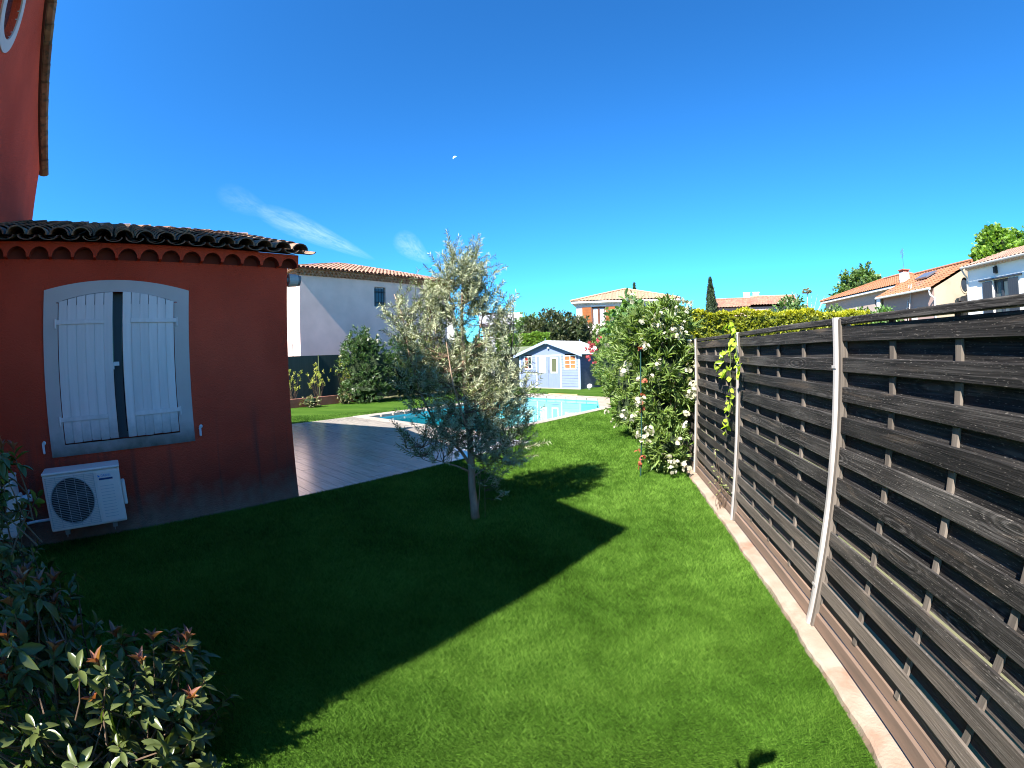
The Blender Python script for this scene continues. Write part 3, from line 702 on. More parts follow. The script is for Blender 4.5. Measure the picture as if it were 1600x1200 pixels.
    yi = [-2.64 + 1.268 * i / 20 for i in range(21)]
    # bottom band, two sides, arch band
    sr.box(0, x1, ys[0], ys[-1], .872, .985); sr.box(0, x1, ys[0], -2.64, .985, 2.38); sr.box(0, x1, -1.372, ys[-1], .985, 2.38)
    for i in range(24):
        a, b = ys[i], ys[i + 1]
        la = arch(max(min(a, -1.372), -2.64)) if -2.66 < a < -1.35 else 2.38; lb = arch(max(min(b, -1.372), -2.64)) if -2.66 < b < -1.35 else 2.38
        if a < -2.64 < b or a < -1.372 < b: la = lb = 2.39
        sr.add([(0, a, la), (0, b, lb), (0, b, wtop(b)), (0, a, wtop(a)), (x1, a, la), (x1, b, lb), (x1, b, wtop(b)), (x1, a, wtop(a))], [(4, 5, 6, 7), (0, 4, 7, 3), (3, 7, 6, 2), (0, 1, 5, 4), (1, 2, 6, 5)])
    win = sr.build('window', M_surround, e)
    fr = MB()
    fr.box(-.16, -.12, -2.645, -2.60, .985, 2.5); fr.box(-.16, -.12, -1.415, -1.37, .985, 2.5); fr.box(-.16, -.12, -2.6, -1.415, .985, 1.04); fr.box(-.16, -.12, -2.6, -1.415, 2.42, 2.5)
    fr.box(-.16, -.115, -2.045, -1.955, 1.04, 2.42); fr.build('frame', mat('blue_grey_frame', (0.11, 0.11, 0.12), rough=0.5), win)
    pn = MB(); pn.box(-.15, -.145, -2.6, -2.045, 1.04, 2.42); pn.box(-.15, -.145, -1.955, -1.415, 1.04, 2.42); pn.build('pane', M_darkglass, win)
    def shutter(hy, wd, opening, sgn):
        # local: x across from hinge (0..wd), y outwards; built flat then turned about the hinge
        Mh = Matrix.Translation(Vector((0.006, hy, 0))) @ Matrix.Rotation(opening, 4, 'Z')
        mb = MB(); nb = 6; bw = wd / nb
        for i in range(nb):
            a, b = i * bw + .0035, (i + 1) * bw - .0035; pts = []
            for t in (a, b): pts.append((t, arch(hy + sgn * t) - .006))
            z0 = 1.0 + (random.random() - .5) * .008
            vs = [(0, 0, 0)] * 0
            for xx in (-.012, .014):
                vs += [Mh @ Vector((xx, sgn * a, z0)), Mh @ Vector((xx, sgn * b, z0)), Mh @ Vector((xx, sgn * b, pts[1][1])), Mh @ Vector((xx, sgn * a, pts[0][1]))]
            mb.add(vs, [(0, 3, 2, 1), (4, 5, 6, 7), (0, 1, 5, 4), (1, 2, 6, 5), (2, 3, 7, 6), (3, 0, 4, 7)])
        mb.box(-.013, .006, min(sgn * .004, sgn * (wd - .004)), max(sgn * .004, sgn * (wd - .004)), 1.02, 2.36, M=Mh)
        sh = mb.build('shutter', M_shutter, e, bevel=0.002)
        for zz in (1.235, 2.19):
            s = MB(); a, b = sorted((sgn * -.035, sgn * wd * .84)); s.box(.0145, .026, a, b, zz - .022, zz + .022, M=Mh)
            s.cyl(Mh @ Vector((.018, -sgn * .030, zz - .06)), Mh @ Vector((.018, -sgn * .030, zz + .035)), .012, seg=10)
            s.build('strap_hinge', M_shutter, sh, bevel=0.002)
        return sh
    shutter(-2.635, .585, -0.035, 1)
    sh = shutter(-1.378, .575, 0.10, -1)
    c = MB(); c.box(.02, .05, -2.045, -1.99, 1.735, 1.775); c.cyl((.035, -2.05, 1.77), (.035, -2.05, 1.70), .008); c.build('latch', M_wp, sh)
    for yy in (-1.145, -2.868):
        t = MB(); t.cyl((0, yy, 1.0), (.05, yy, 1.0), .010, seg=8); t.box(.04, .052, yy - .012, yy + .012, .935, 1.03); t.ball((.046, yy + .012, 1.03), .02, .5, 1, 1, 6); t.ball((.046, yy, .935), .014, .5, 1, 1, 6)
        t.build('shutter_catch', M_wp, e)
own_house()

# AC outdoor units on the wing wall
def ac_unit(v_front=-0.45):
    e = empty('outdoor_unit', (0, 0, 0))
    # local: y along wall 0..0.775, x out of wall; back x=.16 front x=.45, z 0..0.55
    a = MB(); a.box(.16, .44, 0, .775, 0, .53); cs_ = a.build('casing', M_unit, e, bevel=.014)
    a = MB(); a.box(.155, .455, -.004, .779, .53, .555); a.build('top_panel', M_unit, e, bevel=.01)
    # front: grille side (y 0..0.52) and service side
    bk = MB(); bk.cyl((.4405, .268, .272), (.4425, .268, .272), .212, seg=40); bk.build('fan_opening', M_black, e)
    fr = MB()
    vs = []; fs = []; n = 40
    for i in range(n):
        t = 2 * math.pi * i / n
        for r_, xx in ((.212, .441), (.216, .449), (.222, .441)): vs.append((xx, .268 + math.cos(t) * r_, .272 + math.sin(t) * r_))
    for i in range(n):
        for k in range(2): fs.append((i * 3 + k, i * 3 + k + 1, ((i + 1) % n) * 3 + k + 1, ((i + 1) % n) * 3 + k))
    fr.add(vs, fs)
    for i in range(29):
        zz = .035 + i * .0168; fr.cyl((.450, .02, zz), (.450, .515, zz), .0019, seg=5)
    for i in range(6):
        yy = .03 + i * .096; fr.cyl((.448, yy, .03), (.448, yy, .51), .0022, seg=5)
    fr.build('grille', mat('grey_wire', (0.42, 0.43, 0.42), rough=.5), e)
    fan = MB()
    for k in range(3):
        t0 = k * 2.094; P_ = [(.4445, .268 + math.cos(t0 + dt) * r_, .272 + math.sin(t0 + dt) * r_) for r_, dt in ((.05, 0), (.20, .1), (.205, .75), (.05, .9))]
        fan.quad(*P_)
    fan.cyl((.4430, .268, .272), (.4465, .268, .272), .05, seg=20); fan.build('fan', mat('dark_grey_fan', (0.05, 0.05, 0.052), rough=.5), e)
    pn = MB(); pn.box(.44, .447, .535, .765, .02, .51)
    pn.build('service_panel', M_unit, e, bevel=.004)
    lv = MB()
    for i in range(11): lv.box(.4475, .4492, .565, .70, .07 + i * .030, .0735 + i * .030)
    lv.build('panel_rib', mat('grey_line', (0.42, 0.44, 0.45)), e)
    c = MB(); c.box(.20, .37, .776, .815, .14, .37); c.build('valve_cover', M_unit, e, bevel=.015)
    for yy in (.13, .62):
        f = MB(); f.box(.20, .43, yy, yy + .045, -.045, -.004); f.box(0.0, .44, yy + .012, yy + .016, -.07, -.045); f.build('bracket', M_metalgr, e)
    # printed logo
    tx = bpy.data.curves.new('logo', 'FONT'); tx.body = 'DAIKIN'; tx.size = .036; tx.extrude = .0004; to = bpy.data.objects.new('tmp', tx)
    COL.objects.link(to); dg = bpy.context.evaluated_depsgraph_get(); me = bpy.data.meshes.new_from_object(to.evaluated_get(dg)); bpy.data.objects.remove(to)
    me.transform(Matrix.Rotation(math.pi / 2, 4, 'Z') @ Matrix.Rotation(math.pi / 2, 4, 'X') @ Matrix.Scale(.82, 4, X_)); me.transform(Matrix.Translation((.4486, .583, .458)))
    me.materials.clear(); me.materials.append(M_blue_logo); lo = bpy.data.objects.new('logo_lettering', me); COL.objects.link(lo); lo.parent = e
    lg = MB(); lg.add([(.4487, .552, .458), (.4487, .578, .458), (.4487, .552, .484)], [(0, 1, 2)]); lg.build('logo_mark', M_blue_logo, e)
    lg = MB(); lg.box(.447, .4488, .56, .70, .430, .448); lg.build('logo_bar', M_dkblue_logo, e)
    return e
u1 = ac_unit()
u1.location = W(-2.872, 0.0, .245); u1.rotation_euler = (0, 0, GROT)
tag(u1, 'white outdoor air conditioner unit with round fan grille below the shuttered window', 'air conditioner', 'outdoor units on the terracotta wall')
u2 = copy_tree(u1); u2.location = W(-3.95, 0.0, .245)
tag(u2, 'outdoor air conditioner unit at the left edge, mostly hidden by shrub leaves', 'air conditioner', 'outdoor units on the terracotta wall')
e = empty('pipe_run', W(-3.04, 0, .4), 0, 'short white pipe run between the two outdoor air conditioner units', 'pipe')
for pts, r_ in (([(-3.16, -.22, .55), (-3.10, -.22, .55), (-3.04, -.22, .55)], .035), ([(-3.2, -.20, .30), (-3.05, -.20, .31), (-2.86, -.20, .31)], .014), ([(-3.10, -.02, .58), (-3.10, -.2, .57)], .014)):
    p = MB(); p.tube([W(*q) - e.location for q in pts], r_, 10); p.build('pipe', M_wp, e)
# lamp on the wing's end wall
e = empty('wall_lamp', W(0, 0.10, 2.70), GROT, 'small grey round lamp on the end wall under the terracotta eave', 'wall lamp')
a = MB(); a.cyl((0, 0, 0), (0, .05, 0), .03); a.cyl((0.0, .05, 0), (0.01, .17, .0), .085, .075, 20); a.build('lamp_body', mat('pale_grey_enamel', (0.42, 0.46, 0.46), rough=.5), e, bevel=.005)
a = MB(); a.cyl((0.01, .171, 0), (0.02, .215, -.005), .073, .06, 20); a.build('lamp_shade', M_grey, e, bevel=.005)

# ================================================================== FENCE with kerb
PY = [2.348 + 1.86 * k for k in range(-3, 12)]          # posts along x = 1.34
FX = 1.34
M_slat = None
def wood_mat():
    m = bpy.data.materials.new('blackened_wood'); m.use_nodes = True; nt = m.node_tree; N = nt.nodes; L = nt.links; b = N['Principled BSDF']; b.inputs['Roughness'].default_value = 0.75; b.inputs['Specular IOR Level'].default_value = 0.3
    tc = N.new('ShaderNodeTexCoord'); at = N.new('ShaderNodeAttribute'); at.attribute_name = 'rnd'
    cb = N.new('ShaderNodeCombineXYZ'); mu = N.new('ShaderNodeMath'); mu.operation = 'MULTIPLY'; mu.inputs[1].default_value = 37.0; L.new(at.outputs['Fac'], mu.inputs[0]); L.new(mu.outputs[0], cb.inputs[1]); L.new(mu.outputs[0], cb.inputs[2])
    va = N.new('ShaderNodeVectorMath'); va.operation = 'ADD'; L.new(tc.outputs['Object'], va.inputs[0]); L.new(cb.outputs[0], va.inputs[1])
    def nz(sc, st, det=6, dis=0.0):
        mp = N.new('ShaderNodeMapping'); mp.inputs['Scale'].default_value = st; L.new(va.outputs[0], mp.inputs[0]); n = N.new('ShaderNodeTexNoise'); n.inputs['Scale'].default_value = sc; n.inputs['Detail'].default_value = det; n.inputs['Distortion'].default_value = dis; L.new(mp.outputs[0], n.inputs['Vector']); return n.outputs[0]
    grain = nz(1.0, (60, 2.6, 95), 4, 0.6); blotch = nz(2.2, (1, 0.7, 2), 4); fine = nz(1.0, (200, 5, 260), 2)
    # knots: rings round scattered points stretched along the board
    mp = N.new('ShaderNodeMapping'); mp.inputs['Scale'].default_value = (0.01, 1.7, 7.5); L.new(va.outputs[0], mp.inputs[0]); vo = N.new('ShaderNodeTexVoronoi'); vo.inputs['Scale'].default_value = 1.0; vo.inputs['Randomness'].default_value = 1.0; L.new(mp.outputs[0], vo.inputs['Vector'])
    k1 = N.new('ShaderNodeMath'); k1.operation = 'MULTIPLY'; k1.inputs[1].default_value = 75.0; L.new(vo.outputs['Distance'], k1.inputs[0]); k2 = N.new('ShaderNodeMath'); k2.operation = 'SINE'; L.new(k1.outputs[0], k2.inputs[0])
    k3 = N.new('ShaderNodeMapRange'); k3.inputs[1].default_value = 0.05; k3.inputs[2].default_value = 0.42; k3.inputs[3].default_value = 0.22; k3.inputs[4].default_value = 0.0; L.new(vo.outputs['Distance'], k3.inputs[0])
    k4 = N.new('ShaderNodeMath'); k4.operation = 'MULTIPLY'; L.new(k2.outputs[0], k4.inputs[0]); L.new(k3.outputs[0], k4.inputs[1])
    s = N.new('ShaderNodeMath'); s.operation = 'ADD'; L.new(grain, s.inputs[0]); L.new(k4.outputs[0], s.inputs[1])
    s2 = N.new('ShaderNodeMath'); s2.operation = 'MULTIPLY_ADD'; L.new(fine, s2.inputs[0]); s2.inputs[1].default_value = 0.35; L.new(s.outputs[0], s2.inputs[2])
    cr = N.new('ShaderNodeValToRGB'); L.new(s2.outputs[0], cr.inputs[0]); e = cr.color_ramp.elements
    e[0].position = 0.48; e[0].color = (0.006, 0.0055, 0.005, 1); e[1].position = 0.98; e[1].color = (0.070, 0.064, 0.059, 1); x = e.new(0.70); x.color = (0.018, 0.0155, 0.0140, 1)
    mx = N.new('ShaderNodeMix'); mx.data_type = 'RGBA'; r = N.new('ShaderNodeMapRange'); r.inputs[1].default_value = 0.50; r.inputs[2].default_value = 0.74; r.inputs[4].default_value = 0.55; L.new(blotch, r.inputs[0]); L.new(r.outputs[0], mx.inputs[0]); L.new(cr.outputs[0], mx.inputs[6]); mx.inputs[7].default_value = (0.065, 0.059, 0.053, 1)
    # pale dust, lichen and scratches
    sp_ = nz(1.0, (260, 45, 300), 1); sr = N.new('ShaderNodeMapRange'); sr.inputs[1].default_value = 0.66; sr.inputs[2].default_value = 0.74; sr.inputs[4].default_value = 0.65; L.new(sp_, sr.inputs[0])
    mz = N.new('ShaderNodeMix'); mz.data_type = 'RGBA'; L.new(sr.outputs[0], mz.inputs[0]); L.new(mx.outputs[2], mz.inputs[6]); mz.inputs[7].default_value = (0.17, 0.15, 0.13, 1)
    w_ = nz(1.0, (3, 1.3, 9), 5, 1.5); wr = N.new('ShaderNodeMapRange'); wr.inputs[1].default_value = 0.60; wr.inputs[2].default_value = 0.72; wr.inputs[4].default_value = 0.6; L.new(w_, wr.inputs[0])
    mw = N.new('ShaderNodeMix'); mw.data_type = 'RGBA'; L.new(wr.outputs[0], mw.inputs[0]); L.new(mz.outputs[2], mw.inputs[6]); mw.inputs[7].default_value = (0.10, 0.075, 0.055, 1)
    # soil splash on the lowest boards
    sx = N.new('ShaderNodeSeparateXYZ'); L.new(tc.outputs['Object'], sx.inputs[0]); sa = N.new('ShaderNodeMath'); sa.operation = 'MULTIPLY_ADD'; L.new(w_, sa.inputs[0]); sa.inputs[1].default_value = -0.5; L.new(sx.outputs[2], sa.inputs[2])
    sb_ = N.new('ShaderNodeMapRange'); sb_.inputs[1].default_value = -0.05; sb_.inputs[2].default_value = 0.45; sb_.inputs[3].default_value = 0.75; sb_.inputs[4].default_value = 0.0; L.new(sa.outputs[0], sb_.inputs[0])
    ms_ = N.new('ShaderNodeMix'); ms_.data_type = 'RGBA'; L.new(sb_.outputs[0], ms_.inputs[0]); L.new(mw.outputs[2], ms_.inputs[6]); ms_.inputs[7].default_value = (0.115, 0.092, 0.074, 1)
    mx = ms_
    h = N.new('ShaderNodeHueSaturation'); mm = N.new('ShaderNodeMapRange'); mm.inputs[3].default_value = 0.75; mm.inputs[4].default_value = 1.9; L.new(at.outputs['Fac'], mm.inputs[0]); L.new(mm.outputs[0], h.inputs['Value']); L.new(mx.outputs[2], h.inputs['Color'])
    L.new(h.outputs[0], b.inputs['Base Color'])
    bp = N.new('ShaderNodeBump'); bp.inputs['Strength'].default_value = 0.7; bp.inputs['Distance'].default_value = 0.004; L.new(s2.outputs[0], bp.inputs['Height']); L.new(bp.outputs[0], b.inputs['Normal'])
    return m
M_slat = wood_mat()
M_batten = mat('bleached_batten', (0.17, 0.14, 0.115), (0.085, 0.07, 0.058), scale=6, rough=0.9, bump=0.4, bscale=30, stretch=(4, 4, 0.4), rnd=0.25, bdist=0.003)
M_base = mat('pinkish_brown_board', (0.22, 0.145, 0.105), (0.13, 0.092, 0.070), scale=3, rough=0.9, bump=0.4, bscale=12, stretch=(3, 0.5, 6), rnd=0.15, bdist=0.003)
FRONT = [(1.700, 1.781), (1.540, 1.617), (1.384, 1.464), (1.215, 1.306), (1.045, 1.141), (0.887, 0.973), (0.735, 0.821), (0.580, 0.663), (0.425, 0.510), (0.268, 0.352)]
def fence():
    e = empty('wooden_fence', (FX, PY[0], 0.0), 0, 'tall blackened slatted wooden fence with pale metal posts along the right side', 'fence')
    oy = PY[0]
    def slat(mb, x, y0, y1, z0, z1, th, bow):
        # a board that bows and cups a little; n cross sections
        n = 7; vs = []; fs = []; a = random.uniform(-.006, .006); b2 = random.uniform(-.004, .004)
        for i in range(n + 1):
            t = i / n; y = y0 + (y1 - y0) * t; dx = bow * math.sin(math.pi * t); dz = a * math.sin(math.pi * t) + b2 * (t - .5)
            ch = .004
            for (xx, zz) in ((x, z0 + ch), (x, z1 - ch), (x + ch, z1), (x + th - ch, z1), (x + th, z1 - ch), (x + th, z0 + ch), (x + th - ch, z0), (x + ch, z0)):
                vs.append((xx + dx, y, zz + dz))
        for i in range(n):
            for j in range(8): fs.append((i * 8 + j, (i + 1) * 8 + j, (i + 1) * 8 + (j + 1) % 8, i * 8 + (j + 1) % 8))
        fs.append(tuple(range(8))); fs.append(tuple(n * 8 + j for j in range(8))[::-1])
        mb.add(vs, fs)
    for k in range(len(PY) - 1):
        ya, yb = PY[k] + .028 - oy, PY[k + 1] - .028 - oy
        mb = MB(); L = yb - ya; bays = 4
        for (z0, z1) in FRONT: slat(mb, -.012, ya, yb, z0, z1, .013, random.uniform(-.008, .004))
        for i in range(len(FRONT) - 1):
            zc = (FRONT[i][0] + FRONT[i + 1][1]) / 2; slat(mb, .0185, ya, yb, zc - .050, zc + .050, .013, random.uniform(-.004, .006))
        slat(mb, .0185, ya, yb, .150, .262, .013, 0)
        pn = mb.build('fence_panel', M_slat, e)
        bt = MB()
        for i in range(bays + 1):
            yy = ya + .018 + (L - .036) * i / bays; bt.box(.002, .0182, yy - .018, yy + .018, .20, 1.791)
        bt.build('batten', M_batten, pn, bevel=.002)
        cp = MB(); slat(cp, -.018, ya, yb, 1.792, 1.828, .045, random.uniform(-.006, .006)); cp.build('cap_rail', M_slat, e)
        bb = MB(); slat(bb, -.010, ya, yb, .052, .135, .022, 0); slat(bb, .006, ya, yb, .142, .205, .016, .002); bb.build('base_board', M_base, e)
    for k, yy in enumerate(PY):
        y = yy - oy; mb = MB(); n = 9; vs = []; fs = []
        for i in range(n + 1):
            z = .04 + (1.83 - .04) * i / n; dx = random.uniform(-.0015, .0015); dy = random.uniform(-.0015, .0015)
            for (xx, y2) in ((-.030, -.022), (-.036, -.008), (-.036, .012), (-.030, .024), (.02, .024), (.02, -.022)): vs.append((xx + dx, y + y2 + dy, z))
        for i in range(n):
            for j in range(6): fs.append((i * 6 + j, (i + 1) * 6 + j, (i + 1) * 6 + (j + 1) % 6, i * 6 + (j + 1) % 6))
        fs.append(tuple(range(6))[::-1]); fs.append(tuple(n * 6 + j for j in range(6)))
        mb.add(vs, fs)
        mb.box(-.039, -.036, y - .020, y + .024, 1.56, 1.575); mb.box(-.039, -.036, y - .020, y + .024, .30, .315)
        ps = mb.build('post', M_alu, e, smooth=False)
        sb = MB(); sb.box(-.022, .045, y - .052, y - .024, .04, 1.82); sb.build('side_batten', M_batten, ps, bevel=.002)
fence()
def kerb():
    mb = MB(); y0, y1 = -4.0, 21.0; n = 500; vs = []; fs = []
    for i in range(n + 1):
        y = y0 + (y1 - y0) * i / n; j = 0.007 * math.sin(y * 5.1) + 0.005 * math.sin(y * 13.7 + 1) + random.uniform(-.004, .004)
        z = 0.043 + 0.003 * math.sin(y * 3)
        for (x, zz) in ((1.222 + j, -.02), (1.226 + j, z - .012), (1.240 + j, z), (1.50, z), (1.50, -.02)): vs.append((x, y, zz))
    for i in range(n):
        for k in range(4): fs.append((i * 5 + k, (i + 1) * 5 + k, (i + 1) * 5 + k + 1, i * 5 + k + 1))
    mb.add(vs, fs, .5); tag(mb.build('kerb', M_kerb), kind='structure')
kerb()

# ================================================================== PLANTS
def stems(mb, base, tips, r0=.012, seg=5, wob=.06):
    for t in tips:
        b = Vector(base) + Vector((random.uniform(-1, 1), random.uniform(-1, 1), 0)) * .06; t = Vector(t); n = 4
        pts = [b.lerp(t, i / n) + (Vector((random.uniform(-1, 1), random.uniform(-1, 1), 0)) * wob if 0 < i < n else Vector()) for i in range(n + 1)]
        for i in range(1, n): pts[i].z += .10 * (pts[i] - b).length * (1 - i / n)
        mb.tube(pts, [r0 * (1 - .75 * i / n) for i in range(n + 1)], seg)

def olive():
    base = Vector((-1.25, 4.31, 0)); e = empty('olive_tree', base, 0, 'young olive tree with silvery leaves standing alone in the lawn beside the terrace', 'tree')
    side = Vector((math.cos(rad(16.2)), math.sin(rad(16.2)), 0)); dep = Vector((-side.y, side.x, 0))
    Q = lambda s, d, z: side * s + dep * d + Vector((0, 0, z))
    tr = MB(); lim = []
    trunk = [Q(0, 0, -.02), Q(-.005, 0, .12), Q(-.02, .01, .35), Q(-.015, .0, .6), Q(-.02, .02, .85), Q(-.045, .03, 1.2), Q(-.05, .0, 1.6), Q(-.06, .02, 2.0), Q(-.05, .02, 2.3), Q(.0, .0, 2.65)]
    rr = [.050, .042, .038, .036, .030, .025, .021, .017, .011, .004]; tr.tube(trunk, rr, 12)
    tr.build('trunk', M_bark, e, smooth=True)
    L2 = [trunk]
    def limb(pts, r):
        br.tube(pts, [r * (1 - .8 * i / (len(pts) - 1)) for i in range(len(pts))], 7); L2.append(pts)
    br = MB()
    limb([Q(-.01, 0, .55), Q(-.12, .05, .72), Q(-.34, .1, .93), Q(-.50, .12, 1.3), Q(-.60, .1, 1.7), Q(-.66, .1, 2.1), Q(-.74, .1, 2.32)], .018)
    limb([Q(-.02, 0, .5), Q(-.16, -.05, .58), Q(-.36, -.1, .66), Q(-.55, -.1, .86)], .011)
    limb([Q(-.01, 0, .62), Q(.10, .05, .8), Q(.26, .1, 1.1), Q(.40, .1, 1.5), Q(.46, .1, 1.9), Q(.46, .05, 2.2)], .017)
    limb([Q(.0, 0, .45), Q(.16, .05, .55), Q(.30, .05, .68), Q(.42, .1, .85)], .010)
    limb([Q(-.02, 0, .7), Q(-.05, -.2, 1.0), Q(-.15, -.35, 1.4), Q(-.2, -.4, 1.8)], .014)
    limb([Q(-.02, 0, .8), Q(.05, .25, 1.1), Q(.1, .38, 1.5), Q(.05, .4, 1.9)], .014)
    limb([Q(-.045, .03, 1.2), Q(-.2, 0, 1.4), Q(-.3, -.05, 1.75), Q(-.34, 0, 2.05)], .012)
    limb([Q(-.05, 0, 1.6), Q(.1, 0, 1.85), Q(.18, 0, 2.2), Q(.2, 0, 2.6)], .010)
    limb([Q(-.05, 0, 1.7), Q(-.14, 0, 2.0), Q(-.18, 0, 2.35), Q(-.12, 0, 2.7)], .009)
    limb([Q(.02, -.02, .0), Q(.05, -.04, .25), Q(.07, -.05, .5)], .006); limb([Q(.10, .0, .0), Q(.11, 0, .3), Q(.10, .0, .42)], .003)
    ells = [((-.05, 0, 1.30), (.50, .42, .58), 250), ((-.32, 0, 1.62), (.34, .34, .42), 105), ((.28, 0, 1.42), (.30, .32, .46), 110), ((-.64, .08, 2.05), (.12, .14, .30), 34), ((-.45, .1, 1.9), (.2, .2, .2), 26),
            ((-.06, 0, 2.20), (.30, .24, .30), 105), ((-.07, 0, 2.48), (.22, .18, .24), 66), ((.12, 0, 2.30), (.14, .14, .28), 28), ((-.26, 0, 2.2), (.16, .16, .26), 30), ((.36, 0, 1.95), (.14, .14, .32), 34), ((-.40, -.05, .78), (.26, .16, .16), 42),
            ((.26, .0, .72), (.28, .2, .26), 92), ((-.02, 0, .88), (.42, .3, .24), 95), ((.14, -.05, .38), (.12, .12, .16), 16), ((-.52, .1, 1.35), (.14, .18, .3), 30), ((.45, .05, 1.1), (.14, .2, .35), 34), ((-.16, 0, 2.66), (.04, .04, .08), 3), ((.06, 0, 2.66), (.04, .04, .06), 3)]
    LBo = LB(); sk = np.array([p[:] for pts in L2 for p in [pts[i].lerp(pts[i + 1], t) for i in range(len(pts) - 1) for t in (0, .33, .66)]])
    tw = MB()
    for (c, r, n) in ells:
        P, d = ell_points((0, 0, 0), (1, 1, 1), int(n * 1.0), shell=.35)
        for p, dd in zip(P, d):
            t = np.array(Q(c[0] + p[0] * r[0], c[1] + p[1] * r[1], c[2] + p[2] * r[2]))
            ds = np.linalg.norm((sk - t) * np.array([1, 1, .8]), axis=1); cand = np.where(sk[:, 2] < t[2] + .05)[0]
            a = sk[cand[np.argmin(ds[cand])]] if len(cand) else sk[np.argmin(ds)]
            out = unit(t - a + 1e-6) * .6 + np.array([0, 0, .65]) + rng.normal(size=3) * .35; out = unit(out)
            L_ = rng.uniform(.13, .30); t2 = t + out * L_
            mid = (a + t) / 2 + rng.normal(size=3) * .015
            tw.tube([Vector(a), Vector(mid), Vector(t), Vector((t + t2) / 2 + rng.normal(size=3) * .008), Vector(t2)], [.0035, .003, .0025, .0018, .001], 4, cap=False)
            m = int(L_ / .0155) + 2; s = np.linspace(0.0, 1.0, m); PP = t + out * L_ * s[:, None]
            PP = np.repeat(PP, 2, 0); m2 = len(PP); ph = np.repeat(np.arange(m) * 1.57 + rng.random(), 2) + np.tile([0, math.pi], m)
            ax1 = unit(np.cross(out, [0.3, 0.2, .9])); ax2 = np.cross(out, ax1)
            sd = np.cos(ph)[:, None] * ax1 + np.sin(ph)[:, None] * ax2
            D = unit(sd * .75 + out * .75 + rng.normal(size=(m2, 3)) * .2); N = unit(out + rng.normal(size=(m2, 3)) * .4)
            ln = rng.uniform(.040, .066, m2) * (1 - .25 * np.repeat(s, 2)); LBo.add(*leaves(PP, D, N, ln, ln * .19, T_L))
    tw.build('twigs', M_stem, e); br.build('limbs', M_bark, e, smooth=True)
    LBo.build('foliage', L_olive, e)
olive()

def flower_proto(mt, nfl=7, size=.03, spread=.06, name='flower_cluster'):
    lb = LB()
    for k in range(nfl):
        c = rng.normal(size=3) * spread * .5; ax = unit(c + np.array([0, 0, .03]) + rng.normal(size=3) * .02)
        a1 = unit(np.cross(ax, [.2, .9, .3])); a2 = np.cross(ax, a1); th = np.arange(5) * 2 * math.pi / 5 + rng.random()
        D = np.cos(th)[:, None] * a1 + np.sin(th)[:, None] * a2 + ax * .35; P = np.repeat(c[None], 5, 0)
        lc = float(np.linalg.norm(c)) + 1e-4; lb.add(*leaves(np.zeros((1, 3)), c[None] / lc, np.array([[.3, .2, .9]]), lc * 1.02, .006, T_D))
        lb.add(*leaves(P, D, np.repeat(ax[None], 5, 0), size, size * .85, T_P))
    return lb
def put_flowers(parent, pts, mt, nfl=7, size=.03, spread=.06):
    protos = []
    for i, p in enumerate(pts):
        if i < 3: o = flower_proto(mt, nfl, size, spread).build('flower_cluster', mt, parent); protos.append(o)
        else: o = protos[i % 3].copy(); COL.objects.link(o); o.parent = parent
        o.location = Vector(p); o.rotation_euler = (random.uniform(-.6, .6), random.uniform(-.6, .6), random.uniform(0, 6.28)); s = random.uniform(.8, 1.25); o.scale = (s, s, s)

def shrub(name, base, ells, leafm, label, cat, per=9, Ln=.1, Wd=.02, tmpl=T_L, flowers=None, fm=None, nst=14, core=.72, upb=.5, spread=.9, droop=.05, shell=.55, fl=(7, .03, .06), group=None, stem_r=.012, corem=None):
    e = empty(name, base, 0, label, cat, group); b = np.array(base, float); lb = LB(); tips = []
    cm = MB(); allp = []
    for (c, r, n) in ells:
        P, d = ell_points(c, r, n, shell=shell); ok = P[:, 2] > .04; P, d = P[ok], d[ok]
        whorl_cloud(lb, P, d, per, Ln, Wd, tmpl, spread=spread, upb=upb, droop=droop); allp.append((P, d))
        if core: core_blob(cm, c, tuple(core * x for x in r))
    P = np.concatenate([a for a, _ in allp]); d = np.concatenate([b_ for _, b_ in allp])
    lb.build('foliage', leafm, e)
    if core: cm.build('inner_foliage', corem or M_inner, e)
    sm = MB(); idx = rng.choice(len(P), min(nst, len(P)), replace=False); stems(sm, (0, 0, 0), [tuple(P[i]) for i in idx], r0=stem_r); sm.build('stems', M_stem, e)
    if flowers:
        pts = [np.asarray(f) for f in flowers] if not isinstance(flowers, int) else [P[i] + d[i] * Ln * .8 for i in rng.choice(len(P), flowers, replace=False)]
        put_flowers(e, pts, fm or M_petal, *fl)
    return e
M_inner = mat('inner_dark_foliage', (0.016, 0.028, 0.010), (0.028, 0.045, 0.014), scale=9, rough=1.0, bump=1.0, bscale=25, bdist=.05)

# main white oleander against the fence  (coordinates relative to its base)
B = (0.88, 6.6, 0)
fl = [(-.05 + random.uniform(-.5, .45), -.55 + random.uniform(-.3, .4), random.uniform(.35, 2.45)) for _ in range(22)]
fl += [(.13, -.47, 1.93), (.20, -.47, 1.88), (.06, -.48, 1.90), (-.10, -.42, 2.06), (-.04, -.45, 2.0), (.17, -.46, 1.99), (.3, -.42, 1.9), (.25, -.45, 1.95), (.33, -.40, 2.05), (.16, -.5, 1.98), (.38, -.3, 1.8), (.45, -.25, 1.85), (.40, -.2, 2.3), (.48, -.2, 2.35), (.30, -.2, 2.38), (.35, -.5, 1.45), (.42, -.5, 1.5), (.2, -.5, 1.35), (.38, -.55, 1.1), (.3, -.5, .85), (-.1, -.6, 1.5), (-.25, -.5, 1.75), (-.3, -.5, 1.3), (.05, -.75, .28), (.15, -.75, .22), (.25, -.75, .18), (.1, -.8, .16), (-.05, -.5, 2.15)]
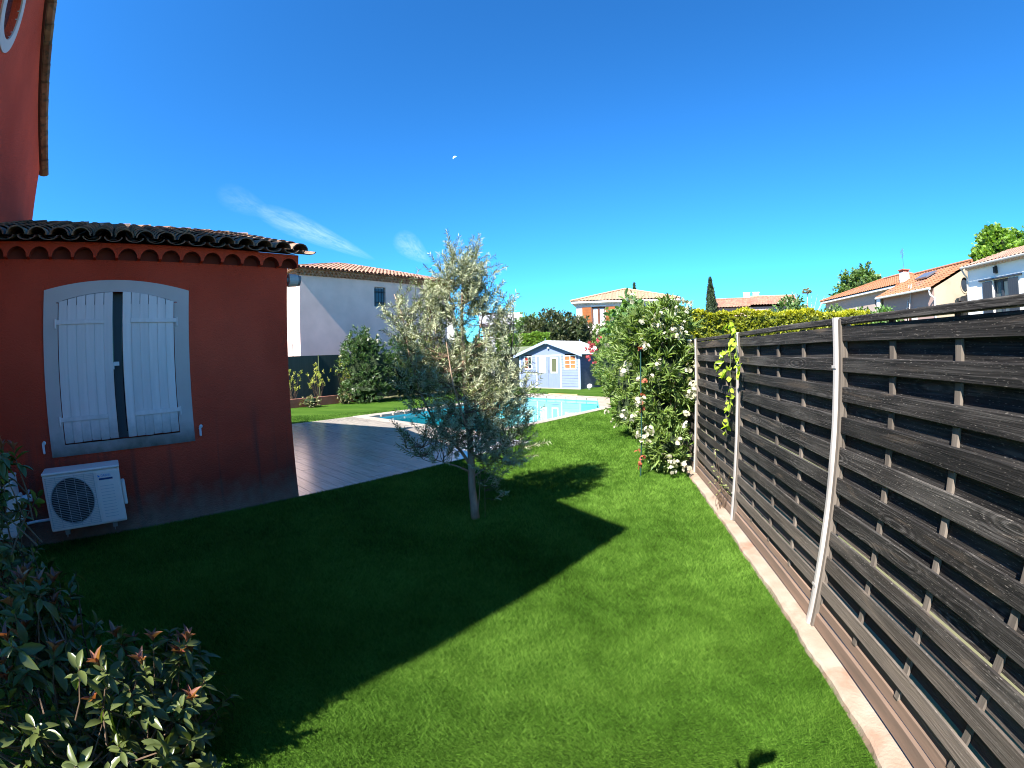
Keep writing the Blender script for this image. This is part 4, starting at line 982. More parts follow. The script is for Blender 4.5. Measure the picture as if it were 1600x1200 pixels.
shrub('white_oleander', B, [((.10, 0, 1.35), (.46, .62, .85), 300), ((.10, -.1, 2.0), (.42, .5, .42), 170), ((.05, .1, .75), (.42, .6, .6), 180), ((.08, -.38, .40), (.30, .35, .34), 110), ((-.25, .2, 1.85), (.34, .45, .5), 110)],
      L_oleander, 'big white flowering oleander leaning on the slatted fence', 'shrub', per=11, Ln=.125, Wd=.021, flowers=fl, fl=(8, .028, .06), nst=22, core=.5, upb=.55, stem_r=.014)
B = (0.80, 9.4, 0)
shrub('white_oleander', B, [((0, 0, 1.25), (.52, .9, 1.0), 300), ((.0, -.2, 2.0), (.5, .7, .45), 140), ((-.1, -.4, .55), (.48, .6, .5), 120)], L_oleander,
      'second oleander with pale buds, between the big white one and the shed', 'shrub', per=10, Ln=.13, Wd=.022, flowers=26, nst=14, core=.65, fl=(5, .026, .05))
B = (0.95, 13.8, 0)
shrub('pink_oleander', B, [((0, 0, 1.25), (.72, 1.3, 1.05), 330), ((-.25, 1.6, 1.4), (.72, 1.2, 1.05), 240), ((-.45, 3.2, 1.25), (.75, 1.2, 1.0), 190), ((-.1, .2, .5), (.6, .8, .5), 110)], L_oleander,
      'pink flowering oleander beside the dark boarding and the blue shed', 'shrub', per=9, Ln=.15, Wd=.028, flowers=[(-1.15 + random.uniform(-.22, .35), 2.6 + random.uniform(-.5, .5), random.uniform(1.25, 2.25)) for _ in range(15)], fm=M_pinkpetal, fl=(7, .040, .09), nst=10, core=.68)
# leafy broad-leaved tree top above the oleanders
def broad_tree(name, base, ells, leafm, label, trunk_r=.06, Ln=.12, Wd=.10, per=7, tmpl=T_D, core=.6, group=None, cat='tree', shell=.5, upb=.2, spread=1.1, limbs=8, corem=None, trunkname='trunk'):
    e = empty(name, base, 0, label, cat, group); lb = LB(); cm = MB(); tm = MB()
    top = max(c[2] for c, r, n in ells)
    cx = sum(c[0] * n for c, r, n in ells) / sum(n for _, _, n in ells); cy = sum(c[1] * n for c, r, n in ells) / sum(n for _, _, n in ells)
    mid = Vector((cx * .4, cy * .4, top * .5))
    tm.tube([Vector((0, 0, -.05)), Vector((trunk_r, 0, top * .2)), mid, Vector((cx, cy, top * .95))], [trunk_r, trunk_r * .8, trunk_r * .6, trunk_r * .15], 9)
    for (c, r, n) in ells:
        P, d = ell_points(c, r, n, shell=shell); ok = P[:, 2] > .05; P, d = P[ok], d[ok]
        whorl_cloud(lb, P, d, per, Ln, Wd, tmpl, spread=spread, upb=upb, droop=.1, jit=Ln * .6)
        if core: core_blob(cm, c, tuple(core * x for x in r), n=8)
        for k in range(limbs // 2):
            t = Vector(P[rng.integers(len(P))]); a = Vector((0, 0, 0)).lerp(mid, random.uniform(.6, 1.0)); tm.tube([a, a.lerp(t, .5) + Vector((0, 0, .1 * (t - a).length)), t], [trunk_r * .45, trunk_r * .28, trunk_r * .06], 5)
    lb.build('crown', leafm, e)
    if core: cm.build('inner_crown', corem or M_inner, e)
    tm.build(trunkname, M_bark, e, smooth=True)
    return e
broad_tree('leafy_tree', (0.95, 10.6, 0), [((-.1, 0, 2.35), (.62, .6, .55), 190), ((.5, 0, 2.3), (.4, .5, .4), 90), ((-.15, 0, 2.75), (.28, .3, .3), 50), ((.1, 0, 1.7), (.6, .6, .5), 100)], L_cat, 'broad leaved green tree rising behind the white oleanders', trunk_r=.04, Ln=.13, Wd=.085, per=7, tmpl=T_L, core=.55)

shrub('green_oleander', tuple(azp(1.35, 19.0)), [((0, 0, 1.9), (.62, .7, 1.25), 230), ((.1, 0, .8), (.7, .7, .8), 120), ((.25, 0, 2.6), (.45, .5, .6), 80)], L_oleander, 'tall green oleander right of the dark boarding, behind the pink blooms', 'shrub', per=9, Ln=.18, Wd=.035, nst=6, core=.7, flowers=8, fl=(4, .03, .06))
# dark stake with withered red flowers by the oleander
e = empty('plant_stake', (0.57, 6.02, 0), 0, 'thin dark green stake with withered red flowers in front of the oleander', 'plant stake')
a = MB(); a.tube([(0, 0, -.02), (.005, 0, .6), (-.005, .01, 1.25), (0, 0, 1.75)], .009, 6); a.build('stake', mat('dark_green_stake', (0.012, 0.05, 0.045), rough=.5), e)
put_flowers(e, [(0, 0, .20), (.02, 0, .28), (-.02, 0, .36), (.01, 0, .92), (.0, .01, 1.02), (.01, 0, 1.12), (.02, 0, 1.72), (-.02, 0, .15), (.05, .02, 1.30)], M_deadpetal, 5, .025, .04)

# dark oleanders at the left boundary
def olL(u, v, label, hgt, w_, n, flw):
    shrub('white_oleander', tuple(W(u, v)), [((0, 0, hgt * .5), (w_, w_ * .8, hgt * .46), n), ((-.2, -.1, hgt * .78), (w_ * .6, w_ * .6, hgt * .25), n // 3), ((0, -.2, .5), (w_ * .95, w_ * .8, .5), n // 2)], L_oleander_dark,
          label, 'shrub', per=10, Ln=.15, Wd=.026, flowers=flw, nst=8, core=.58, fl=(6, .04, .09))
olL(7.6, 10.9, 'rounded dark green oleander with few white flowers near the low red planter', 2.95, 1.25, 460, 16)
olL(10.0, 11.0, 'dark green oleander behind the olive tree, beside the rounded one', 2.95, 1.3, 330, 4)
olL(12.8, 11.0, 'deep green oleander close to the left side of the shed', 2.1, 1.2, 220, 3)

# thin shrubs by the low planter
def thin_shrub(u, v, h_, label, n=26):
    e = empty('thin_shrub', W(u, v), 0, label, 'shrub', 'thin shrubs against the green windbreak'); lb = LB(); sm = MB(); tips = []
    for k in range(n):
        t = np.array([rng.normal() * .20, rng.normal() * .20, h_ * rng.uniform(.45, 1.0)]); tips.append(t)
    stems(sm, (0, 0, 0), tips[:14], r0=.010, wob=.03); T_ = np.array(tips)
    whorl_cloud(lb, T_, rdir(n) * .6, 11, .085, .035, T_L, upb=1.0, spread=.8, jit=.05)
    lb.build('foliage', L_yel, e); sm.build('stems', M_stem, e)
thin_shrub(4.55, 11.7, 1.55, 'thin yellow leaved shrub half hidden by the terracotta wall corner')
thin_shrub(5.8, 11.7, 1.75, 'thin yellowish shrub in the middle of the green windbreak', 34)
thin_shrub(7.0, 11.8, 1.8, 'thin pale shrub touching the dark oleander', 30)
def low_shrub(u, v, r_, label):
    shrub('low_shrub', tuple(W(u, v)), [((0, 0, .22), (r_, r_ * .7, .24), 60)], leaf_low, label, 'shrub', per=8, Ln=.07, Wd=.035, nst=6, core=.6)
leaf_low = leaf_mat('brownish_leaf', (0.10, 0.065, 0.035), (0.30, 0.30, 0.14), rough=.4, trans=.2, rnd=.4)
low_shrub(5.05, 10.95, .48, 'low brownish shrub spilling over the left end of the planter')
low_shrub(6.55, 10.95, .36, 'low brownish shrub spilling over the middle of the planter')

# low planter and windbreak
e = empty('planter_wall', W(4.0, 11.35), GROT, 'low reddish brown planter wall at the far left edge of the lawn', 'planter')
a = MB(); a.box(-.14, 0, 0, 4.1, 0, .34); a.box(-.9, -.14, 3.96, 4.1, 0, .34); a.build('wall', M_planter, e, bevel=.01); a = MB(); a.box(-.9, -.14, 0, 3.96, 0, .28); a.build('soil', mat('soil', (0.05, 0.035, 0.025), rough=1), e)
e = empty('windbreak_fence', W(0, 12.35), GROT, 'dark green windbreak mesh fence below the pale house at left', 'fence')
a = MB(); n = 60
for i in range(n):
    y0, y1 = -2 + 18 * i / n, -2 + 18 * (i + 1) / n; f0, f1 = .012 * math.sin(y0 * 9), .012 * math.sin(y1 * 9); a.box(-.02 , 0, y0, y1, 0, 1.98)
a.build('mesh_panel', M_mesh, e)
for i in range(10): a = MB(); a.cyl((.02, -1.9 + i * 2, 0), (.02, -1.9 + i * 2, 2.0), .02, seg=8); a.build('post', M_gstem, e)

# ================================================================== SHED
def shed():
    e = empty('garden_shed', W(16.1, 8.05), GROT, 'small pale blue wooden shed with double door and white roof beyond the pool', 'shed')
    hw, dp, ze, zr = 1.86, 2.9, 1.70, 2.32
    sl = (zr - ze) / hw
    mb = MB()
    nz = 13; bh = ze / nz
    for i in range(nz):                      # lapped cladding
        z0, z1 = i * bh, (i + 1) * bh - .006
        for (a, b) in ((-hw, -.72), (.72, hw)):
            holes = (.98, 1.62)
            xa, xb = (-1.52, -1.05) if a < 0 else (.98, 1.62)
            segs = [(a, b)] if z1 < .96 or z0 > 1.62 else [(a, xa), (xb, b)]
            for (p, q) in segs: mb.add([(p, .0, z0), (q, .0, z0), (q, .012, z1), (p, .012, z1), (p, .03, z0), (q, .03, z0), (q, .03, z1), (p, .03, z1)], [(0, 1, 2, 3), (0, 4, 5, 1), (3, 2, 6, 7), (0, 3, 7, 4), (1, 5, 6, 2)])
        for sx in (-hw, hw): mb.box(min(sx, sx * .985), max(sx, sx * .985), .0, dp, z0, z1)
    mb.add([(-hw, .012, ze), (hw, .012, ze), (0, .012, zr)], [(0, 1, 2)]); mb.box(-hw, hw, dp, dp + .03, 0, ze)
    mb.box(-.74, .74, .012, .03, 1.63, ze)
    mb.box(-hw + .03, hw - .03, .04, dp, .005, .03)
    mb.build('wall', M_blueshed, e)
    bk = MB(); bk.box(-1.6, 1.7, .5, .52, .1, 1.69); bk.build('inner_wall', mat('dark_interior', (0.03, 0.03, 0.035)), e)
    rf = MB(); th = .04; oh = .20
    for s in (-1, 1):
        x1 = s * (hw + .22); z1 = zr - sl * (hw + .22)
        rf.add([(0, -oh, zr + .02), (x1, -oh, z1 + .02), (x1, dp + .1, z1 + .02), (0, dp + .1, zr + .02), (0, -oh, zr + .02 + th), (x1, -oh, z1 + .02 + th), (x1, dp + .1, z1 + .02 + th), (0, dp + .1, zr + .02 + th)], [(0, 1, 2, 3), (4, 5, 6, 7), (0, 1, 5, 4), (1, 2, 6, 5), (2, 3, 7, 6), (3, 0, 4, 7)])
    r = rf.build('roof', M_shedroof, e)
    bb = MB()
    for s in (-1, 1):
        x1 = s * (hw + .24); z1 = zr - sl * (hw + .24)
        bb.add([(0, -oh - .02, zr - .07), (x1, -oh - .02, z1 - .07), (x1, -oh - .02, z1 + .07), (0, -oh - .02, zr + .07), (0, -oh - .003, zr - .07), (x1, -oh - .003, z1 - .07), (x1, -oh - .003, z1 + .07), (0, -oh - .003, zr + .07)], [(0, 1, 2, 3), (7, 6, 5, 4), (0, 4, 5, 1), (1, 5, 6, 2), (2, 6, 7, 3)])
    bb.build('barge_board', M_blueboard, r)
    for yy in (-oh - .01, dp + .05):
        f = MB(); f.cyl((0, yy, zr - .12), (0, yy, zr + .17), .03, .01, 8); f.build('finial', M_blueboard, r)
    tr = MB()
    for x in (-.78, .72): tr.box(x, x + .06, -.012, .0, .02, 1.66)
    tr.box(-.72, .72, -.012, 0, 1.60, 1.66); tr.build('door_trim', M_white, e)
    for (a, b, pm) in ((-.71, -.004, M_creamcurt), (.004, .71, M_greenpane)):
        d = MB(); xa, xb = a + .20, b - .20
        d.box(a, b, -.004, .02, .03, .80); d.box(a, xa, -.004, .02, .80, 1.59); d.box(xb, b, -.004, .02, .80, 1.59); d.box(xa, xb, -.004, .02, 1.50, 1.59)
        for k in range(1, 5): d.box(a + k * .141 - .002, a + k * .141 + .002, -.0055, -.004, .05, .78)
        do = d.build('door', M_blueshed, e)
        f = MB(); f.box(xa - .05, xa + .012, -.02, -.004, .76, 1.54); f.box(xb - .012, xb + .05, -.02, -.004, .76, 1.54); f.box(xa + .012, xb - .012, -.02, -.004, .76, .825); f.box(xa + .012, xb - .012, -.02, -.004, 1.475, 1.54); f.build('door_window_frame', M_white, do)
        f = MB(); f.box(xa, xb, .004, .008, .80, 1.50); f.build('pane', pm, do)
    h = MB(); h.box(.02, .05, -.03, -.004, .78, .92); h.build('handle', M_metalgr, e)
    for (a, b, cm, part) in ((-1.55, -1.02, M_redcurt, .5), (.95, 1.65, M_orcurt, 1)):
        f = MB(); z0, z1 = .95, 1.63
        f.box(a, a + .05, -.022, .02, z0, z1); f.box(b - .05, b, -.022, .02, z0, z1); f.box(a + .05, b - .05, -.022, .02, z0, z0 + .05); f.box(a + .05, b - .05, -.022, .02, z1 - .05, z1)
        f.box((a + b) / 2 - .012, (a + b) / 2 + .012, -.014, .01, z0 + .05, z1 - .05)
        for k in (1, 2): zz = z0 + .05 + (z1 - z0 - .1) * k / 3; f.box(a + .05, b - .05, -.012, .009, zz - .01, zz + .01)
        wi = f.build('window', M_white, e)
        c = MB(); c.box(a + .05, a + .05 + (b - a - .1) * part, .02, .03, z0 + .05, z1 - .05); c.build('curtain', cm, wi)
        if part < 1: c = MB(); c.box(a + .05 + (b - a - .1) * part, b - .05, .02, .03, z0 + .05, z1 - .05); c.build('pane', M_darkglass, wi)
    for x in (-hw - .02, hw - .10): c = MB(); c.box(x, x + .12, -.02, -.002, 0, ze - .05); c.build('corner_board', M_blueboard, e)
    l = MB(); l.cyl((.03, -.02, 2.02), (.03, .01, 2.02), .07, seg=14); l.ball((.03, -.05, 2.0), .05, n=6); l.build('lamp', M_wp, e)
    b = MB(); b.box(-hw, hw, -.06, .0, -.01, .03); b.build('threshold', M_cop, e)
shed()
b = MB(); b.box(0, 1.5, 0, .04, 0, 1.9)
for i in range(10): b.box(i * .15 + .004, i * .15 + .146, -.012, .0, 0, 1.9)
o = b.build('board_gate', M_darkwood); o.location = W(17.9, 5.95); o.rotation_euler = (0, 0, GROT); tag(o, 'dark brown vertical board gate right of the blue shed', 'gate')
b = MB(); b.ball((0, 0, .13), .13, n=8); b.cyl((0, 0, 0), (0, 0, .04), .07); o = b.build('globe_lamp', M_white, smooth=True); o.location = W(16.3, 5.8); tag(o, 'small white globe lamp on the lawn at the shed corner', 'garden lamp')
e = empty('storage_box', W(16.6, 11.3), GROT, 'dark storage shelter with pale green sloped roof left of the blue shed', 'shelter')
b = MB(); b.box(-.9, .9, 0, 1.2, 0, 1.75); b.build('body', mat('dark_green_canvas', (0.012, 0.02, 0.018), rough=.8), e)
b = MB(); b.add([(-1.1, -.2, 1.76), (1.1, -.2, 1.76), (1.1, 1.4, 2.15), (-1.1, 1.4, 2.15), (-1.1, -.2, 1.8), (1.1, -.2, 1.8), (1.1, 1.4, 2.19), (-1.1, 1.4, 2.19)], [(0, 3, 2, 1), (4, 5, 6, 7), (0, 1, 5, 4), (1, 2, 6, 5), (2, 3, 7, 6), (3, 0, 4, 7)]); b.build('roof', mat('pale_green_sheet', (0.115, 0.135, 0.075), rough=.8), e)

# ================================================================== WHITE HOUSE at left
def white_house():
    e = empty('white_house', W(6.14, 14.35), GROT, 'two storey off white house with clay tile roof beyond the left boundary', 'house')
    L, D, H = 8.9, 8.0, 5.72
    mb = MB(); uw = 4.65
    # window position along the wall (local y)
    wall_face(mb, Vector((0, 0, 0)), Y_, X_, L, H, [(4.05, 4.75, 4.38, 5.40)], .18)
    mb.quad((0, 0, 0), (-D, 0, 0), (-D, 0, H), (0, 0, H)); mb.quad((0, L, 0), (-D, L, 0), (-D, L, H), (0, L, H)); mb.quad((-D, 0, 0), (-D, L, 0), (-D, L, H), (-D, 0, H)); mb.quad((0, 0, H), (-D, 0, H), (-D, L, H), (0, L, H))
    mb.build('wall', M_wh, e)
    g = MB()
    for k, o_ in ((0, .09), (1, .20)):
        genoise(g, Vector((o_ - .09, -(o_ - .09), 0)), Y_, X_, L + 2 * (o_ - .09), H - .02 + k * .12, pitch=.2, r=.07, h=.118, out=.12 , inner=.1)
        genoise(g, Vector((-D - (o_ - .09), -(o_ - .09), 0)), X_, Vector((0, -1, 0)), D + 2 * (o_ - .09), H - .02 + k * .12, pitch=.2, r=.07, h=.118, out=.12, inner=.1)
    g.build('eave_course', M_tile_red, e)
    r = MB(); ang = rad(17); cs, sn = math.cos(ang), math.sin(ang); oh = .34; z0 = H + .225
    Dx = D + 2 * oh; Lx = L + 2 * oh; half = Dx / 2
    hip = lambda T, mx: (lambda x: min(x, T - x, mx) / cs)
    clay_tiles(r, Vector((oh, -oh, z0)), Y_, Vector((-cs, 0, sn)), Vector((sn, 0, cs)), Lx, half / cs, pitch=.23, course=.36, smax=hip(Lx, half), seg=4)
    clay_tiles(r, Vector((-D - oh, -oh, z0)), X_, Vector((0, cs, sn)), Vector((0, -sn, cs)), Dx, half / cs, pitch=.23, course=.36, smax=hip(Dx, half), seg=4)
    a0, a1 = Vector((oh, -oh, z0 + .06)), Vector((oh - half, -oh + half, z0 + .06 + half * sn / cs))
    for P0, P1 in ((a0, a1), (Vector((oh, L + oh, z0 + .06)), Vector((oh - half, L + oh - half, a1.z))), (a1, Vector((oh - half, L + oh - half, a1.z))), (Vector((-D - oh, -oh, z0 + .06)), a1)):
        n = int((P1 - P0).length / .38)
        for i in range(n): r.cyl(P0.lerp(P1, i / n), P0.lerp(P1, (i + 1.1) / n), .10, .085, 8)
    d = MB(); ap1 = Vector((oh - half, -oh + half, z0 + half * sn / cs)); ap2 = Vector((oh - half, L + oh - half, ap1.z)); c = [Vector((oh, -oh, z0)), Vector((oh, L + oh, z0)), Vector((-D - oh, L + oh, z0)), Vector((-D - oh, -oh, z0))]
    d.add([c[0], c[1], ap2, ap1], [(0, 1, 2, 3)]); d.add([c[3], c[0], ap1], [(0, 1, 2)]); d.add([c[2], c[3], ap1, ap2], [(0, 1, 2, 3)]); d.add([c[1], c[2], ap2], [(0, 1, 2)]); d.add(c, [(3, 2, 1, 0)])
    rf = r.build('roof', M_tile_red, e); d.build('roof_deck', M_tile_red, rf)
    wv = MB(); wv.tube([(-1.6, 4.2, z0 + .5), (-1.6, 4.2, z0 + .85)], .05, 8); wv.build('vent_pipe', M_tile_red, e)
    f = MB(); f.box(-.16, -.12, 4.05, 4.12, 4.38, 5.40); f.box(-.16, -.12, 4.68, 4.75, 4.38, 5.40); f.box(-.16, -.12, 4.12, 4.68, 4.38, 4.44); f.box(-.16, -.12, 4.12, 4.68, 5.34, 5.40)
    wi = f.build('window', M_metalgr, e); f = MB(); f.box(-.15, -.14, 4.12, 4.68, 4.44, 5.34); f.build('pane', M_darkglass, wi)
    f = MB()
    for i in range(4): f.cyl((-.04, 4.14 + i * .17, 4.39), (-.04, 4.14 + i * .17, 5.39), .014, seg=6)
    for zz in (4.6, 5.15): f.box(-.05, -.03, 4.06, 4.74, zz, zz + .03)
    f.build('window_bars', mat('black_iron', (0.02, 0.02, 0.022), rough=.5), wi)
    # lower part of the street side: pipe and meter box
    f = MB(); f.tube([(-.9, -.03, 0), (-.9, -.03, 2.6)], .02, 6); f.build('downpipe', M_grey, e)
white_house()

# ================================================================== FAR HOUSES
def azp_(az, d, z=0.0): return Vector((d * math.sin(rad(az)), d * math.cos(rad(az)), z))
def hip_roof(e, name, x0, x1, y0, y1, z0, slope, m, oh=.4, deckm=None, pitch=.26, sides='all', amp=.05):
    X0, X1, Y0, Y1 = x0 - oh, x1 + oh, y0 - oh, y1 + oh; Lx, Ly = X1 - X0, Y1 - Y0; half = min(Lx, Ly) / 2
    ang = math.atan(slope); cs, sn = math.cos(ang), math.sin(ang); r = MB()
    hip = lambda T: (lambda x: min(x, T - x, half) / cs)
    wave_roof(r, Vector((X0, Y0, z0)), X_, Vector((0, cs, sn)), Vector((0, -sn, cs)), Lx, half / cs, smax=hip(Lx), pitch=pitch, amp=amp)
    wave_roof(r, Vector((X1, Y1, z0)), -X_, Vector((0, -cs, sn)), Vector((0, sn, cs)), Lx, half / cs, smax=hip(Lx), pitch=pitch, amp=amp)
    wave_roof(r, Vector((X0, Y1, z0)), -Y_, Vector((cs, 0, sn)), Vector((-sn, 0, cs)), Ly, half / cs, smax=hip(Ly), pitch=pitch, amp=amp)
    wave_roof(r, Vector((X1, Y0, z0)), Y_, Vector((-cs, 0, sn)), Vector((sn, 0, cs)), Ly, half / cs, smax=hip(Ly), pitch=pitch, amp=amp)
    if Lx >= Ly: a, b = Vector((X0 + half, (Y0 + Y1) / 2, z0 + half * slope)), Vector((X1 - half, (Y0 + Y1) / 2, z0 + half * slope))
    else: a, b = Vector(((X0 + X1) / 2, Y0 + half, z0 + half * slope)), Vector(((X0 + X1) / 2, Y1 - half, z0 + half * slope))
    cn = [Vector((X0, Y0, z0)), Vector((X1, Y0, z0)), Vector((X1, Y1, z0)), Vector((X0, Y1, z0))]
    for p in cn: t = a if (p - a).length < (p - b).length else b; r.tube([p + Z_ * .05, t + Z_ * .07], .09, 6)
    if (a - b).length > .1: r.tube([a + Z_ * .07, b + Z_ * .07], .10, 6)
    o = r.build(name, m, e)
    s = MB(); s.box(X0 + .03, X1 - .03, Y0 + .03, Y1 - .03, z0 - .14, z0 - .02); s.build('eave_board', deckm or M_wh2, o); return o, (a, b)
def box_walls(mb, x0, x1, y0, y1, z0, z1, holes_y0=(), depth=.2):
    wall_face(mb, Vector((x0, y0, z0)), X_, Vector((0, -1, 0)), x1 - x0, z1 - z0, list(holes_y0), depth)
    mb.quad((x1, y0, z0), (x1, y1, z0), (x1, y1, z1), (x1, y0, z1)); mb.quad((x0, y1, z0), (x0, y0, z0), (x0, y0, z1), (x0, y1, z1)); mb.quad((x1, y1, z0), (x0, y1, z0), (x0, y1, z1), (x1, y1, z1))

# house with orange shutters
def orange_house():
    c = azp(3.7, 35.5); e = empty('orange_shutter_house', c, -rad(3.7), 'distant house with pale hip roof and orange wooden shutters', 'house')
    hwid = 3.85; mb = MB(); H = 5.55; sc = 35.4
    xa, xb = sc * math.tan(rad(-.55 - 3.7)), sc * math.tan(rad(1.15 - 3.7)); z1 = 1.65 + sc * math.tan(rad(5.95)); z0 = z1 - 1.35
    box_walls(mb, -hwid, hwid, 0, 8, 0, H, [(xa + hwid, xb + hwid, z0, z1), (3.0 + hwid, 3.0 + .02 + hwid, 1, 1.02)], .2); mb.build('wall', mat('pinkish_white_render', (0.66, 0.57, 0.52), rough=.95), e)
    g = MB(); genoise(g, Vector((-hwid, 0, 0)), X_, Vector((0, -1, 0)), 2 * hwid, H - .02, pitch=.22, r=.075, h=.12, out=.14, inner=.1); g.build('eave_course', M_wh2, e)
    hip_roof(e, 'roof', -hwid, hwid, 0, 8, H + .22, .32, M_tile_pale, oh=.38)
    w_ = xb - xa
    s = MB(); s.box(xa - .08, xb + .08, -.03, -.002, z1 + .01, z1 + .10); s.build('lintel_band', M_wh2, e)
    f = MB(); f.box(xa, xa + .09, .03, .08, z0, z1); f.box(xb - .09, xb, .03, .08, z0, z1); f.box((xa + xb) / 2 - .07, (xa + xb) / 2 + .07, .03, .08, z0, z1); f.box(xa + .09, xb - .09, .03, .08, z1 - .1, z1); wi = f.build('window', M_brownwood, e)
    f = MB(); f.box(xa + .09, xb - .09, .09, .10, z0, z1 - .1); f.build('curtain', mat('white_lace', (0.62, 0.66, 0.68), (0.28, 0.30, 0.33), scale=6), wi)
    for (a, b) in ((xa - .75, xa - .03), (xb + .03, xb + .75)):
        f = MB(); f.box(a, b, -.06, -.02, z0, z1 - .02)
        for k in range(6): f.box(a + .03, b - .03, -.066, -.06, z0 + .06 + k * .21, z0 + .2 + k * .21)
        f.build('shutter', M_orwood, e)
orange_house()

# long low house behind the hedge
def long_house():
    c = azp(19.5, 42); e = empty('long_house', c, -rad(19.5) , 'distant long low house with pinkish tiled roof behind the yellow hedge', 'house')
    mb = MB(); box_walls(mb, -3.4, 3.6, 0, 7, 0, 5.55, [(4.9, 5.5, 5.05, 5.35)], .15); mb.build('wall', M_pink, e)
    r = MB(); ang = math.atan(.28); cs, sn = math.cos(ang), math.sin(ang); wave_roof(r, Vector((-3.7, -.35, 5.55)), X_, Vector((0, cs, sn)), Vector((0, -sn, cs)), 3.45, 4.0 / cs, pitch=.26); wave_roof(r, Vector((-.25, -.35, 5.68)), X_, Vector((0, cs, sn)), Vector((0, -sn, cs)), 4.3, 4.0 / cs, pitch=.26)
    r.quad((-3.7, 7.4, 5.55), (4.05, 7.4, 5.55), (4.05, 3.65, 6.8), (-3.7, 3.65, 6.67)); r.tube([(-3.7, 3.65, 6.73), (-.25, 3.65, 6.73)], .09, 6); r.tube([(-.25, 3.65, 6.86), (4.05, 3.65, 6.86)], .09, 6)
    r.add([(-3.4, 0, 5.55), (-3.4, 7, 5.55), (-3.4, 3.6, 6.7)], [(0, 1, 2)]); r.add([(3.6, 0, 5.55), (3.6, 7, 5.55), (3.6, 3.6, 6.8)], [(0, 1, 2)]); r.build('roof', M_tile_red, e)
    for x in (-.9, .0): b = MB(); b.box(x, x + .6, 3.9, 4.5, 6.5, 7.25); b.box(x - .05, x + .65, 3.85, 4.55, 7.25, 7.33); b.build('chimney', M_wh2, e)
    b = MB(); b.box(1.55, 2.05, .14, .15, 5.05, 5.35); b.build('window', M_darkglass, e)
    b = MB(); b.box(-.27, -.23, -.02, -.0, 0, 5.55); b.build('downpipe', M_wh2, e)
long_house()

# pale flat-roofed building seen through the olive
e = empty('pale_building', azp(-11.6, 40), rad(11.6), 'pale grey building with dark canopy and window seen past the olive tree', 'building')
mb = MB(); box_walls(mb, -1.9, 1.55, 0, 6, 0, 4.25, [(1.0, 1.55, 2.4, 3.3)], .2); mb.build('wall', M_lav, e)
b = MB(); b.box(-2.2, 1.6, -.5, 6, 4.45, 5.45); b.build('upper_wall', mat('pale_lilac_render', (0.58, 0.55, 0.60), rough=.95), e)
b = MB(); b.box(-2.2, 1.35, -.6, .1, 4.25, 4.45); b.build('canopy', mat('dark_canopy', (0.05, 0.04, 0.045)), e)
b = MB(); b.box(-.9, -.35, .18, .2, 2.4, 3.3); b.build('window', M_darkglass, e)
# pale house gable seen through the olive tree, right of the white house
e = empty('bright_house', azp(-18.9, 31), rad(18.9), 'narrow sunlit white house end seen through the olive branches', 'house')
mb = MB(); box_walls(mb, -.45, .55, 0, 4, 0, 5.2, [], .2); mb.build('wall', M_wh2, e); mb = MB(); mb.box(-.55, .65, -.1, 4.1, 5.2, 5.3); mb.build('roof', M_tile_red, e)

